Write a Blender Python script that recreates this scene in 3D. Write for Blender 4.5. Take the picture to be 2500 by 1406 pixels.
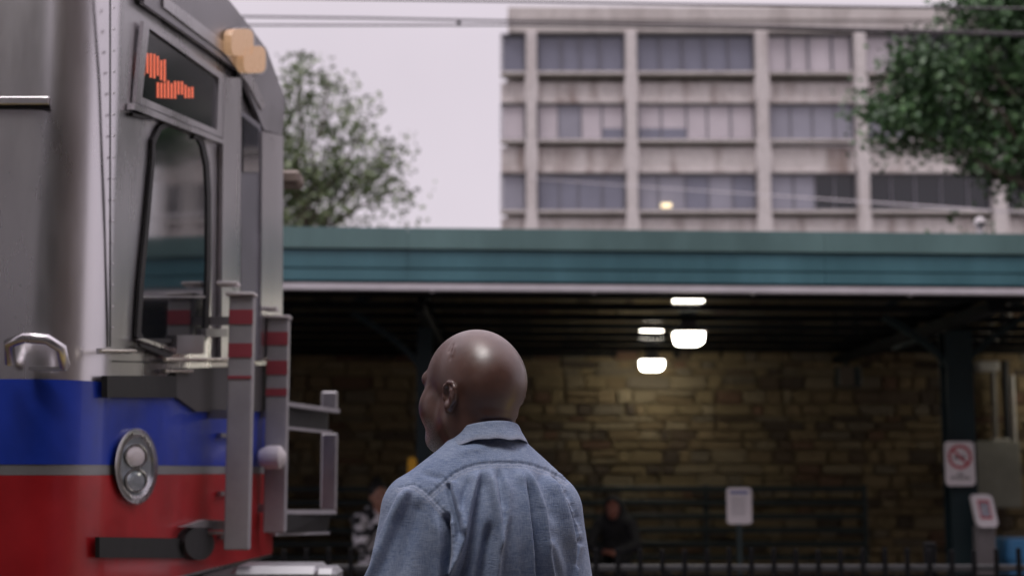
import bpy, bmesh, math, random
import numpy as np
from mathutils import Vector, Matrix
R = math.radians
random.seed(7); RNG = np.random.default_rng(7)
for o in list(bpy.data.objects): bpy.data.objects.remove(o)
S = bpy.context.scene
COL = S.collection

# ------------------------------------------------------------------ camera
F, PITCH = 3600.0, R(7.05)
CAM = Vector((0, 0, 1.49))
cd = bpy.data.cameras.new('camera'); cam = bpy.data.objects.new('camera', cd); COL.objects.link(cam)
cam.location = CAM; cam.rotation_euler = (R(90) + PITCH, 0, 0)
cd.sensor_width = 36; cd.lens = F / 2500 * 36; cd.clip_end = 2000; cd.clip_start = .05
cd.dof.use_dof = True; cd.dof.focus_distance = 2.86; cd.dof.aperture_fstop = 3.5
S.camera = cam
# ------------------------------------------------------------------ sky and sun
SUN_EL, SUN_AZ = 68, 200          # degrees; azimuth clockwise from +Y: the soft sun stands behind the camera
W = bpy.data.worlds.new('World'); S.world = W; W.use_nodes = True
wn = W.node_tree.nodes; wl = W.node_tree.links; wn.clear()
wo = wn.new('ShaderNodeOutputWorld'); bg = wn.new('ShaderNodeBackground'); sky = wn.new('ShaderNodeTexSky')
sky.sky_type = 'NISHITA'; sky.sun_disc = False; sky.sun_elevation = R(SUN_EL); sky.sun_rotation = R(SUN_AZ)
mx = wn.new('ShaderNodeMix'); mx.data_type = 'RGBA'; mx.inputs[0].default_value = .93
mx.inputs[7].default_value = (6.8, 6.05, 6.65, 1)      # the closed cloud cover
# an overcast sky is brightest overhead: even near the horizon, rising towards the zenith
wt = wn.new('ShaderNodeTexCoord'); ws = wn.new('ShaderNodeSeparateXYZ'); wr = wn.new('ShaderNodeMapRange'); wr.interpolation_type = 'SMOOTHSTEP'
wr.inputs[1].default_value = .25; wr.inputs[2].default_value = 1; wr.inputs[3].default_value = 1; wr.inputs[4].default_value = 2.0
wl.new(wt.outputs['Generated'], ws.inputs[0]); wl.new(ws.outputs['Z'], wr.inputs[0])
wm = wn.new('ShaderNodeMix'); wm.data_type = 'RGBA'; wm.blend_type = 'MULTIPLY'; wm.inputs[0].default_value = 1; wm.inputs[6].default_value = (6.8, 6.05, 6.65, 1)
wl.new(wr.outputs[0], wm.inputs[7]); wc = wn.new('ShaderNodeTexNoise'); wc.inputs['Scale'].default_value = 3.2; wc.inputs['Detail'].default_value = 5; wl.new(wt.outputs['Generated'], wc.inputs['Vector'])
wv = wn.new('ShaderNodeMapRange'); wv.inputs[1].default_value = .3; wv.inputs[2].default_value = .7; wv.inputs[3].default_value = .95; wv.inputs[4].default_value = 1.06; wl.new(wc.outputs[0], wv.inputs[0])
w2 = wn.new('ShaderNodeMix'); w2.data_type = 'RGBA'; w2.blend_type = 'MULTIPLY'; w2.inputs[0].default_value = 1; wl.new(wm.outputs[2], w2.inputs[6]); wl.new(wv.outputs[0], w2.inputs[7]); wl.new(w2.outputs[2], mx.inputs[7])
wl.new(sky.outputs[0], mx.inputs[6]); wl.new(mx.outputs[2], bg.inputs[0]); bg.inputs[1].default_value = .1
wl.new(bg.outputs[0], wo.inputs[0])
sl = bpy.data.lights.new('sun', 'SUN'); sl.energy = 1.5; sl.angle = R(20); sl.color = (1, .96, .93)
so = bpy.data.objects.new('sun', sl); COL.objects.link(so)
sd = Vector((math.sin(R(SUN_AZ)) * math.cos(R(SUN_EL)), math.cos(R(SUN_AZ)) * math.cos(R(SUN_EL)), math.sin(R(SUN_EL))))
so.rotation_euler = sd.to_track_quat('Z', 'Y').to_euler(); so.location = (0, -10, 20)
S.view_settings.view_transform = 'Standard'; S.view_settings.look = 'None'
S.view_settings.exposure = .2; S.view_settings.gamma = 1; S.view_settings.use_curve_mapping = False
S.cycles.use_denoising = True; S.cycles.max_bounces = 8; S.cycles.caustics_reflective = False; S.cycles.caustics_refractive = False

# ------------------------------------------------------------------ helpers
def ray(px, py):
    u, v = (px - 1250) / F, (703 - py) / F
    c, s = math.cos(PITCH), math.sin(PITCH)
    return Vector((u, c - v * s, s + v * c))
def at(px, py, Y):
    d = ray(px, py); return CAM + d * (Y / d.y)
def on_plane(px, py, O, n):
    d = ray(px, py); return CAM + d * ((Vector(O) - CAM).dot(n) / d.dot(n))
def project(P):            # numpy (N,3) -> pixel coordinates of the photograph
    q = P - np.array(CAM); c, s = math.cos(PITCH), math.sin(PITCH)
    f = q[:, 1] * c + q[:, 2] * s; u = -q[:, 1] * s + q[:, 2] * c
    return 1250 + F * q[:, 0] / f, 703 - F * u / f

def new_mat(name):
    m = bpy.data.materials.new(name); m.use_nodes = True
    nt = m.node_tree; return m, nt, nt.nodes['Principled BSDF']
def mat(name, col, rough=.6, metal=0., var=.18, scale=4., bump=0., bscale=60., spec=.5, stretch=(1, 1, 1), coat=0., rvar=.08, emit=None, estr=0.):
    m, nt, b = new_mat(name); N, L = nt.nodes, nt.links
    b.inputs['Metallic'].default_value = metal; b.inputs['Roughness'].default_value = rough
    b.inputs['Specular IOR Level'].default_value = spec; b.inputs['Coat Weight'].default_value = coat
    b.inputs['Coat Roughness'].default_value = .12
    tc = N.new('ShaderNodeTexCoord'); mp = N.new('ShaderNodeMapping'); mp.inputs['Scale'].default_value = stretch
    L.new(tc.outputs['Object'], mp.inputs[0])
    no = N.new('ShaderNodeTexNoise'); no.inputs['Scale'].default_value = scale; no.inputs['Detail'].default_value = 6; no.inputs['Roughness'].default_value = .65
    L.new(mp.outputs[0], no.inputs['Vector'])
    rm = N.new('ShaderNodeMapRange'); rm.inputs[1].default_value = .3; rm.inputs[2].default_value = .7
    rm.inputs[3].default_value = 1 - var; rm.inputs[4].default_value = 1 + var; L.new(no.outputs[0], rm.inputs[0])
    mu = N.new('ShaderNodeMix'); mu.data_type = 'RGBA'; mu.blend_type = 'MULTIPLY'; mu.inputs[0].default_value = 1
    mu.inputs[6].default_value = (*col, 1); L.new(rm.outputs[0], mu.inputs[7]); L.new(mu.outputs[2], b.inputs['Base Color'])
    if rvar:
        rr = N.new('ShaderNodeMapRange'); rr.inputs[1].default_value = .3; rr.inputs[2].default_value = .7
        rr.inputs[3].default_value = max(0, rough - rvar); rr.inputs[4].default_value = min(1, rough + rvar)
        L.new(no.outputs[0], rr.inputs[0]); L.new(rr.outputs[0], b.inputs['Roughness'])
    if bump:
        n2 = N.new('ShaderNodeTexNoise'); n2.inputs['Scale'].default_value = bscale; n2.inputs['Detail'].default_value = 5; L.new(mp.outputs[0], n2.inputs['Vector'])
        bp = N.new('ShaderNodeBump'); bp.inputs['Strength'].default_value = bump; bp.inputs['Distance'].default_value = .01
        L.new(n2.outputs[0], bp.inputs['Height']); L.new(bp.outputs[0], b.inputs['Normal'])
    if emit:
        b.inputs['Emission Color'].default_value = (*emit, 1); b.inputs['Emission Strength'].default_value = estr
    return m

ORG = {}
def thing(name, label, cat, loc=(0, 0, 0), group=None):
    o = bpy.data.objects.new(name, None); COL.objects.link(o); o.location = loc; o.empty_display_size = .2
    ORG[o.name] = Vector(loc); o['label'] = label; o['category'] = cat
    if group: o['group'] = group
    return o
def tag(o, label, cat, group=None):
    o['label'] = label; o['category'] = cat
    if group: o['group'] = group
    return o
class MB:
    def __init__(s): s.v, s.f, s.m = [], [], []
    def add(s, vs, fs, m=0):
        b = len(s.v); s.v += [tuple(p) for p in vs]
        s.f += [tuple(i + b for i in f) for f in fs]; s.m += [m] * len(fs); return s
    def box(s, lo, hi, ch=0., m=0, M=None):
        lo, hi = Vector(lo), Vector(hi); lo, hi = Vector(map(min, lo, hi)), Vector(map(max, lo, hi))
        c, h = (lo + hi) / 2, (hi - lo) / 2
        ch = min(ch, .45 * min(h)) if ch else 0
        T = (lambda p: M @ (c + p)) if M else (lambda p: c + p)
        if not ch:
            vs = [T(Vector((x * h.x, y * h.y, z * h.z))) for x in (-1, 1) for y in (-1, 1) for z in (-1, 1)]
            return s.add(vs, [(0, 1, 3, 2), (4, 6, 7, 5), (0, 4, 5, 1), (2, 3, 7, 6), (0, 2, 6, 4), (1, 5, 7, 3)], m)
        idx, vs = {}, []
        for sx in (-1, 1):
            for sy in (-1, 1):
                for sz in (-1, 1):
                    for a in range(3):
                        p = [sx * h.x, sy * h.y, sz * h.z]; sg = (sx, sy, sz)
                        for b in range(3):
                            if b != a: p[b] -= sg[b] * ch
                        idx[(sx, sy, sz, a)] = len(vs); vs.append(T(Vector(p)))
        fs = []
        for a in range(3):
            b, c2 = (a + 1) % 3, (a + 2) % 3
            for sa in (-1, 1):
                q = []
                for sb, sc in ((-1, -1), (1, -1), (1, 1), (-1, 1)):
                    k = [0, 0, 0]; k[a], k[b], k[c2] = sa, sb, sc; q.append(idx[(*k, a)])
                fs.append(tuple(q if sa > 0 else q[::-1]))
            for sb in (-1, 1):
                for sc in (-1, 1):
                    k0, k1 = [0, 0, 0], [0, 0, 0]
                    k0[a], k0[b], k0[c2] = -1, sb, sc; k1[a], k1[b], k1[c2] = 1, sb, sc
                    q = [idx[(*k0, b)], idx[(*k1, b)], idx[(*k1, c2)], idx[(*k0, c2)]]
                    fs.append(tuple(q if sb * sc < 0 else q[::-1]))
        for sx in (-1, 1):
            for sy in (-1, 1):
                for sz in (-1, 1):
                    q = [idx[(sx, sy, sz, a)] for a in range(3)]
                    fs.append(tuple(q if sx * sy * sz > 0 else q[::-1]))
        return s.add(vs, fs, m)
    def bar(s, p, q, w, h=None, m=0, up=(0, 0, 1)):       # rectangular bar from p to q
        p, q = Vector(p), Vector(q); d = (q - p).normalized(); h = h or w
        u = Vector(up)
        if abs(d.dot(u)) > .98: u = Vector((0, 1, 0))
        x = d.cross(u).normalized(); y = x.cross(d)
        vs = [e + x * (a * w / 2) + y * (b * h / 2) for e in (p, q) for a, b in ((-1, -1), (1, -1), (1, 1), (-1, 1))]
        return s.add(vs, [(3, 2, 1, 0), (4, 5, 6, 7), (0, 1, 5, 4), (1, 2, 6, 5), (2, 3, 7, 6), (3, 0, 4, 7)], m)
    def tube(s, pts, rad, seg=10, m=0, cap=True):
        pts = [Vector(p) for p in pts]; n = len(pts)
        rads = rad if isinstance(rad, (list, tuple)) else [rad] * n
        vs, u = [], None
        for i, p in enumerate(pts):
            d = (pts[min(i + 1, n - 1)] - pts[max(i - 1, 0)]).normalized()
            if u is None: u = d.orthogonal().normalized()
            u = (u - d * u.dot(d)).normalized(); w = d.cross(u)
            vs += [p + (u * math.cos(2 * math.pi * k / seg) + w * math.sin(2 * math.pi * k / seg)) * rads[i] for k in range(seg)]
        fs = [(i * seg + k, i * seg + (k + 1) % seg, (i + 1) * seg + (k + 1) % seg, (i + 1) * seg + k) for i in range(n - 1) for k in range(seg)]
        if cap: fs += [tuple(range(seg))[::-1], tuple(range((n - 1) * seg, n * seg))]
        return s.add(vs, fs, m)
    def prism(s, pts, off, m=0):                             # closed polygon of 3-D points pushed along off
        pts = [Vector(p) for p in pts]; off = Vector(off); n = len(pts)
        nr = sum(((pts[i] - pts[0]).cross(pts[(i + 1) % n] - pts[0]) for i in range(1, n - 1)), Vector())
        if nr.dot(off) < 0: pts = pts[::-1]
        vs = pts + [p + off for p in pts]
        fs = [tuple(range(n))[::-1], tuple(range(n, 2 * n))] + [(i, (i + 1) % n, n + (i + 1) % n, n + i) for i in range(n)]
        return s.add(vs, fs, m)
    def rings(s, rings, m=0, closed=True, cap=(True, True)):
        n = len(rings[0]); vs = [p for r in rings for p in r]; fs = []
        for i in range(len(rings) - 1):
            for k in range(n if closed else n - 1):
                k2 = (k + 1) % n; fs.append((i * n + k, i * n + k2, (i + 1) * n + k2, (i + 1) * n + k))
        if cap[0]: fs.append(tuple(range(n))[::-1])
        if cap[1]: fs.append(tuple(range((len(rings) - 1) * n, len(rings) * n)))
        return s.add(vs, fs, m)
    def build(s, name, mats, parent=None, smooth=None, kind=None, org=None):
        if not isinstance(mats, (list, tuple)): mats = [mats]
        o0 = Vector((0, 0, 0))
        if parent is not None:
            r = parent
            while r.parent: r = r.parent
            o0 = ORG.get(r.name, o0)
        if org is not None: o0 = Vector(org)
        me = bpy.data.meshes.new(name)
        me.from_pydata([(x - o0.x, y - o0.y, z - o0.z) for x, y, z in s.v], [], s.f)
        for k in mats: me.materials.append(k)
        if len(mats) > 1: me.polygons.foreach_set('material_index', s.m)
        if smooth:
            me.polygons.foreach_set('use_smooth', [True] * len(me.polygons)); me.set_sharp_from_angle(angle=R(smooth))
        me.update()
        ob = bpy.data.objects.new(name, me); COL.objects.link(ob)
        if parent is not None: ob.parent = parent
        if org is not None: ob.location = org
        if kind: ob['kind'] = kind
        return ob
def np_obj(name, V, Fq, mats, parent=None, kind=None, attrs=None, smooth=True, mi=None):
    o0 = Vector((0, 0, 0))
    if parent is not None:
        r = parent
        while r.parent: r = r.parent
        o0 = ORG.get(r.name, o0)
    me = bpy.data.meshes.new(name); V = V - np.array(o0)
    me.vertices.add(len(V)); me.vertices.foreach_set('co', V.astype(np.float32).ravel())
    n, k = Fq.shape
    me.loops.add(n * k); me.loops.foreach_set('vertex_index', Fq.astype(np.int32).ravel())
    me.polygons.add(n); me.polygons.foreach_set('loop_start', np.arange(0, n * k, k, dtype=np.int32))
    if smooth: me.polygons.foreach_set('use_smooth', np.ones(n, bool))
    for mm in (mats if isinstance(mats, (list, tuple)) else [mats]): me.materials.append(mm)
    if mi is not None: me.polygons.foreach_set('material_index', mi.astype(np.int32))
    for an, av in (attrs or {}).items():
        a = me.attributes.new(an, 'FLOAT', 'POINT'); a.data.foreach_set('value', av.astype(np.float32))
    me.update(calc_edges=True); me.validate()
    ob = bpy.data.objects.new(name, me); COL.objects.link(ob)
    if parent is not None: ob.parent = parent
    if kind: ob['kind'] = kind
    return ob
def copy_tree(o, parent=None):
    c = o.copy(); COL.objects.link(c)
    if parent is not None: c.parent = parent
    for ch in list(o.children): copy_tree(ch, c)
    return c

# ---- blended solids (distance field -> surface net), used for bodies and clothes
class Field:
    def __init__(s, xs, ys, zs):
        s.xs, s.ys, s.zs = (np.asarray(a, np.float32) for a in (xs, ys, zs))
        s.G = np.full((len(xs), len(ys), len(zs)), .5, np.float32)
    def _sub(s, lo, hi, pad):
        sl = []
        for a, l, h in zip((s.xs, s.ys, s.zs), lo, hi):
            sl.append(slice(max(0, np.searchsorted(a, l - pad) - 1), np.searchsorted(a, h + pad) + 1))
        return tuple(sl), s.xs[sl[0]][:, None, None], s.ys[sl[1]][None, :, None], s.zs[sl[2]][None, None, :]
    def _mix(s, sl, d, k, op):
        a = s.G[sl]
        if a.size == 0: return
        if op == 'u': h = np.clip(.5 + .5 * (a - d) / k, 0, 1); s.G[sl] = a + (d - a) * h - k * h * (1 - h)
        else: d = -d; h = np.clip(.5 - .5 * (a - d) / k, 0, 1); s.G[sl] = a + (d - a) * h + k * h * (1 - h)
    def ell(s, c, r, k=.02, op='u', M=None):
        c = np.array(c, float); r = np.array(r, float); m = max(r)
        lo, hi = (c - m, c + m) if M is not None else (c - r, c + r)
        sl, X, Y, Z = s._sub(lo, hi, .045 + k); X, Y, Z = X - c[0], Y - c[1], Z - c[2]
        if M is not None: X, Y, Z = (M[i][0] * X + M[i][1] * Y + M[i][2] * Z for i in range(3))   # rows = local axes
        k0 = np.sqrt((X / r[0]) ** 2 + (Y / r[1]) ** 2 + (Z / r[2]) ** 2) + 1e-6
        k1 = np.sqrt((X / r[0] ** 2) ** 2 + (Y / r[1] ** 2) ** 2 + (Z / r[2] ** 2) ** 2) + 1e-6
        s._mix(sl, k0 * (k0 - 1) / k1, k, op); return s
    def cap(s, a, b, ra, rb=None, k=.02, op='u'):
        a, b = np.array(a, float), np.array(b, float); rb = ra if rb is None else rb; m = max(ra, rb)
        sl, X, Y, Z = s._sub(np.minimum(a, b) - m, np.maximum(a, b) + m, .045 + k)
        d = b - a; dd = max(d.dot(d), 1e-9)
        t = np.clip(((X - a[0]) * d[0] + (Y - a[1]) * d[1] + (Z - a[2]) * d[2]) / dd, 0, 1)
        D = np.sqrt((X - a[0] - t * d[0]) ** 2 + (Y - a[1] - t * d[1]) ** 2 + (Z - a[2] - t * d[2]) ** 2) - (ra + (rb - ra) * t)
        s._mix(sl, D, k, op); return s
    def below(s, z):  s.G = np.maximum(s.G, (z - s.zs)[None, None, :]); return s     # keep what is above z
    def above(s, z):  s.G = np.maximum(s.G, (s.zs - z)[None, None, :]); return s     # keep what is below z
    def net(s, smooth=1):
        G = s.G; I = G < 0; nx, ny, nz = G.shape
        c = np.zeros((nx - 1, ny - 1, nz - 1), np.int8)
        for i in (0, 1):
            for j in (0, 1):
                for k in (0, 1): c += I[i:nx - 1 + i, j:ny - 1 + j, k:nz - 1 + k]
        act = (c > 0) & (c < 8); ci = np.argwhere(act); n = len(ci)
        ID = np.full(act.shape, -1, np.int64); ID[act] = np.arange(n)
        P = np.zeros((n, 3)); cnt = np.zeros(n); ax = (s.xs, s.ys, s.zs)
        for a in range(3):
            b, d = (a + 1) % 3, (a + 2) % 3
            for ob in (0, 1):
                for od in (0, 1):
                    p0 = ci.copy(); p0[:, b] += ob; p0[:, d] += od; p1 = p0.copy(); p1[:, a] += 1
                    g0, g1 = G[tuple(p0.T)], G[tuple(p1.T)]; m = (g0 < 0) != (g1 < 0)
                    t = g0[m] / (g0[m] - g1[m]); q = np.empty((m.sum(), 3))
                    q[:, a] = ax[a][p0[m, a]] * (1 - t) + ax[a][p1[m, a]] * t
                    q[:, b] = ax[b][p0[m, b]]; q[:, d] = ax[d][p0[m, d]]
                    P[m] += q; cnt[m] += 1
        P /= cnt[:, None]; Q = []
        for a in range(3):
            b, d = (a + 1) % 3, (a + 2) % 3
            sa = [slice(None)] * 3; sb = [slice(None)] * 3; sa[a] = slice(0, -1); sb[a] = slice(1, None)
            e = I[tuple(sa)] != I[tuple(sb)]; w = np.argwhere(e)
            w = w[(w[:, b] > 0) & (w[:, d] > 0) & (w[:, b] < G.shape[b] - 1) & (w[:, d] < G.shape[d] - 1)]
            ins = I[tuple(w.T)]; cs = []
            for ob, od in ((1, 1), (0, 1), (0, 0), (1, 0)):
                q = w.copy(); q[:, b] -= ob; q[:, d] -= od; cs.append(ID[tuple(q.T)])
            q = np.stack(cs, 1); q[~ins] = q[~ins][:, ::-1]; Q.append(q)
        Q = np.concatenate(Q)
        for _ in range(smooth): P = lap(P, Q)
        return P, Q
def lap(P, Q, w=.5):
    acc = np.zeros_like(P); n = np.zeros(len(P))
    for i in range(4):
        a, b = Q[:, i], Q[:, (i + 1) % 4]
        for x, y in ((a, b), (b, a)):
            for k in range(3): acc[:, k] += np.bincount(x, P[y, k], len(P))
            n += np.bincount(x, minlength=len(P))
    return P * (1 - w) + w * acc / np.maximum(n, 1)[:, None]
def vnormals(P, Q):
    fn = np.cross(P[Q[:, 2]] - P[Q[:, 0]], P[Q[:, 3]] - P[Q[:, 1]]); N = np.zeros_like(P)
    for i in range(4):
        for k in range(3): N[:, k] += np.bincount(Q[:, i], fn[:, k], len(P))
    return N / (np.linalg.norm(N, axis=1, keepdims=True) + 1e-12)
def rotz(P, a):
    c, s = math.cos(a), math.sin(a); return np.stack([P[:, 0] * c - P[:, 1] * s, P[:, 0] * s + P[:, 1] * c, P[:, 2]], 1)
def steps(*seg):                # steps((x0, x1, h), ...) -> non-uniform grid coordinates
    out = []
    for a, b, h in seg: out.append(np.arange(a, b, h))
    return np.concatenate(out + [[seg[-1][1]]])
def poly_dist(px, py, pts):     # distance to a polyline, signed side and position along it
    D = np.full(len(px), 1e9); SD = np.zeros(len(px)); T = np.zeros(len(px)); n = len(pts) - 1
    for i in range(n):
        (ax, ay), (bx, by) = pts[i], pts[i + 1]; dx, dy = bx - ax, by - ay
        t = np.clip(((px - ax) * dx + (py - ay) * dy) / (dx * dx + dy * dy), 0, 1)
        d = np.hypot(px - ax - t * dx, py - ay - t * dy); m = d < D
        D[m] = d[m]; SD[m] = np.sign((px - ax) * dy - (py - ay) * dx)[m]; T[m] = ((i + t) / n)[m]
    return D, SD, T

# ------------------------------------------------------------------ materials
M_ = {}
def K(name, *a, **k): M_[name] = mat(name, *a, **k); return M_[name]
K('asphalt', (.06, .06, .06), .9, bump=.5, bscale=90); K('paving', (.24, .23, .22), .85, scale=1.5, bump=.3)
K('ballast', (.13, .12, .115), .95, scale=9, var=.4, bump=1, bscale=25); K('soil', (.07, .075, .05), .95, scale=.3)
K('rail_steel', (.35, .33, .31), .35, 1); K('tactile', (.55, .42, .06), .7)
K('teal_cap', (.105, .185, .185), .45, scale=1.4, var=.22, stretch=(1, 1, .35)); K('teal_board', (.058, .150, .178), .42, scale=1.6, var=.24, stretch=(1, 1, .35))
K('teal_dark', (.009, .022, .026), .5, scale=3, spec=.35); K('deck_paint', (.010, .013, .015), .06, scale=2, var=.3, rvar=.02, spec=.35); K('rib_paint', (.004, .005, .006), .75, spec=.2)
K('white_trim', (.54, .51, .55), .5, var=.12); K('mortar', (.21, .17, .10), .95, scale=6, bump=.4)
K('fence_black', (.005, .005, .006), .7, spec=.15); K('galvanised', (.34, .34, .36), .45, .6, scale=12); K('skylit_fence_rail', (.038, .038, .042), .5, scale=12)
K('rail_green', (.014, .027, .028), .5); K('rubber', (.012, .012, .013), .6); K('black_box', (.008, .008, .009), .6)
K('leaf_a', (.095, .14, .062), .55, var=.3, scale=1.2); K('leaf_b', (.14, .185, .088), .55, var=.3, scale=1.2); K('leaf_c', (.17, .21, .105), .5, var=.25, scale=1.2)
K('leaf_d', (.034, .078, .030), .55, var=.3, scale=1.2); K('leaf_e', (.062, .14, .050), .5, var=.3, scale=1.2); K('leaf_f', (.085, .170, .060), .5, var=.3, scale=1.2)
K('bark', (.075, .058, .045), .95, scale=7, var=.4, bump=.8, bscale=20, stretch=(1, 1, .2)); K('wire', (.10, .09, .10), .5); K('wire_pale', (.62, .58, .62), .5)
K('bin_blue', (.05, .22, .45), .45); K('cabinet_metal', (.25, .25, .22), .5, .3, scale=3)
K('pipe_grey', (.16, .15, .13), .5, .3); K('pipe_pale', (.50, .48, .44), .4); K('plastic_white', (.66, .62, .64), .4, var=.05)
K('lamp_off', (.48, .47, .43), .5); K('post_grey', (.15, .14, .145), .5, .2); K('red_print', (.42, .03, .05), .5); K('ink', (.03, .03, .035), .6)
K('blue_print', (.03, .06, .25), .5); K('screen_grey', (.28, .28, .33), .25, var=.3, scale=20); K('print_grey', (.10, .10, .12), .6); K('yellow', (.72, .38, .02), .45)
K('lamp_lens', (1, 1, 1), .4, var=0, rvar=0, emit=(1, .93, .78), estr=23)
K('room_lamp', (1, .9, .6), .4, var=0, rvar=0, emit=(1, .78, .45), estr=1.1)
def wood(): return K('bench_paint', (.02, .03, .03), .5)
wood()

# concrete with rain streaks running down from each sill
def concrete(name, base, stain, thr):
    m, nt, b = new_mat(name); N, L = nt.nodes, nt.links
    tc = N.new('ShaderNodeTexCoord'); mp = N.new('ShaderNodeMapping'); mp.inputs['Scale'].default_value = (.75, .75, .13)
    L.new(tc.outputs['Object'], mp.inputs[0])
    n1 = N.new('ShaderNodeTexNoise'); n1.inputs['Scale'].default_value = 1.1; n1.inputs['Detail'].default_value = 7; n1.inputs['Roughness'].default_value = .6; L.new(mp.outputs[0], n1.inputs['Vector'])
    n2 = N.new('ShaderNodeTexNoise'); n2.inputs['Scale'].default_value = 5; n2.inputs['Detail'].default_value = 6; L.new(tc.outputs['Object'], n2.inputs['Vector'])
    cr = N.new('ShaderNodeValToRGB'); cr.color_ramp.elements[0].position = thr; cr.color_ramp.elements[1].position = thr + .16
    cr.color_ramp.elements[0].color = (*base, 1); cr.color_ramp.elements[1].color = (*stain, 1); L.new(n1.outputs[0], cr.inputs[0])
    rm = N.new('ShaderNodeMapRange'); rm.inputs[1].default_value = .3; rm.inputs[2].default_value = .7; rm.inputs[3].default_value = .88; rm.inputs[4].default_value = 1.1; L.new(n2.outputs[0], rm.inputs[0])
    mu = N.new('ShaderNodeMix'); mu.data_type = 'RGBA'; mu.blend_type = 'MULTIPLY'; mu.inputs[0].default_value = 1
    L.new(cr.outputs[0], mu.inputs[6]); L.new(rm.outputs[0], mu.inputs[7]); L.new(mu.outputs[2], b.inputs['Base Color'])
    b.inputs['Roughness'].default_value = .9; M_[name] = m; return m
concrete('concrete_column', (.58, .535, .535), (.44, .39, .385), .52)
concrete('concrete_panel', (.55, .505, .50), (.27, .215, .20), .50)
concrete('concrete_parapet', (.52, .48, .47), (.42, .38, .37), .5)
K('soffit_dark', (.035, .03, .03), .9, scale=1.2, var=.5)  # near-black soffit tone, not assigned to any part
for nm, c, r in (('pane_pale', (.52, .47, .51), .25), ('pane_mid', (.275, .27, .325), .2), ('pane_dusk', (.185, .188, .245), .18), ('pane_dark', (.012, .013, .018), .04)):
    K(nm, c, r, var=.1, scale=.5, rvar=.03)
M_['pane_dark'].node_tree.nodes['Principled BSDF'].inputs['IOR'].default_value = 1.6
K('window_metal', (.16, .155, .18), .5, .4)

# ------------------------------------------------------------------ ground, tracks and platforms
def sheet(name, x0, x1, y0, y1, z, m):
    return MB().add([(x0, y0, z), (x1, y0, z), (x1, y1, z), (x0, y1, z)], [(0, 1, 2, 3)]).build(name, M_[m], kind='structure')
sheet('ground', -500, 500, -500, 600, -.42, 'soil')
MB().box((-60, 3.55, -.41), (60, 11.0, -.24)).build('track_bed', M_['ballast'], kind='structure')
for nm, y0, y1 in (('platform', -9, 3.55), ('platform', 11.0, 18.4)):
    MB().box((-60, y0, -.40), (60, y1, 0), .02).build(nm, M_['paving'], kind='structure')
MB().box((-60, 2.95, 0.004), (60, 3.45, .012)).build('platform_edge_strip', M_['tactile'], kind='structure')
for k, y in enumerate((4.33, 5.77, 9.15, 10.59)):
    r = MB(); r.box((-60, y - .065, -.24), (60, y + .065, -.225)); r.box((-60, y - .012, -.225), (60, y + .012, -.12)); r.box((-60, y - .035, -.12), (60, y + .035, -.08), .01)
    r.build('track_rail', M_['rail_steel'], kind='structure')

# ------------------------------------------------------------------ office building beyond the canopy
YB = 75.0
def bx(px, py=300): return at(px, py, YB).x
def bz(py): return at(1250, py, YB).z
B = thing('office_building', 'long pale concrete office block with ribbon windows between tall piers behind the green canopy', 'building', (bx(1240), YB, 0))
cols = [(1297, 26), (1540, 27), (1858, 30), (2098, 27), (2425, 30), (2500, 16)]
xl, xr = bx(1222), bx(2510)
MB().box((xl + .3, YB + .55, -.4), (xr, YB + 16, bz(92))).build('wall', M_['concrete_panel'], B)
p = MB(); p.box((bx(1240), YB - .42, bz(86)), (xr + .4, YB + 16.2, bz(22)), .06); p.box((bx(1238), YB - .50, bz(55)), (xr + .5, YB - .42, bz(50)))
p.build('parapet', M_['concrete_parapet'], B)
for cx, w in cols:
    x = bx(cx); h = w / 2 / F * YB
    c = MB(); c.box((x - h, YB - .75, -.4), (x + h, YB + .3, bz(86) - .02), .04)
    for ya, yb in ((178, 258), (345, 425), (517, 597)):      # haunches at each floor
        z0, z1 = bz(yb), bz(ya); e = h * 1.28
        c.prism([(x - h * .98, YB - .74, z1), (x + h * .98, YB - .74, z1), (x + e, YB - .74, (z0 + z1) / 2), (x + e, YB - .74, z0 + .25), (x + h * .98, YB - .74, z0), (x - h * .98, YB - .74, z0), (x - e, YB - .74, z0 + .25), (x - e, YB - .74, (z0 + z1) / 2)], (0, .7, 0))
    c.build('column', M_['concrete_column'], B)
edges = [1222] + [e for cx, w in cols for e in (cx - w / 2, cx + w / 2)]
bays = [(edges[i], edges[i + 1]) for i in range(0, len(edges) - 1, 2)]
PAT = [['D', 'DDDD', 'DDDDD', 'LLLL', 'LLXXX', 'X'],
       ['L', 'LMLh', 'hhLLL', 'MMMM', 'MMXXX', 'X'],
       ['M', 'DDDD', 'MMDMD', 'MMXX', 'XXXXX', 'X'],
       ['D', 'XXXX', 'XXXXX', 'X', 'XXXX', 'XXXXX']]
PM = dict(D='pane_dusk', M='pane_mid', L='pane_pale', X='pane_dark')
rows = [(86, 181), (255, 344), (425, 516), (595, 690)]
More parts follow.
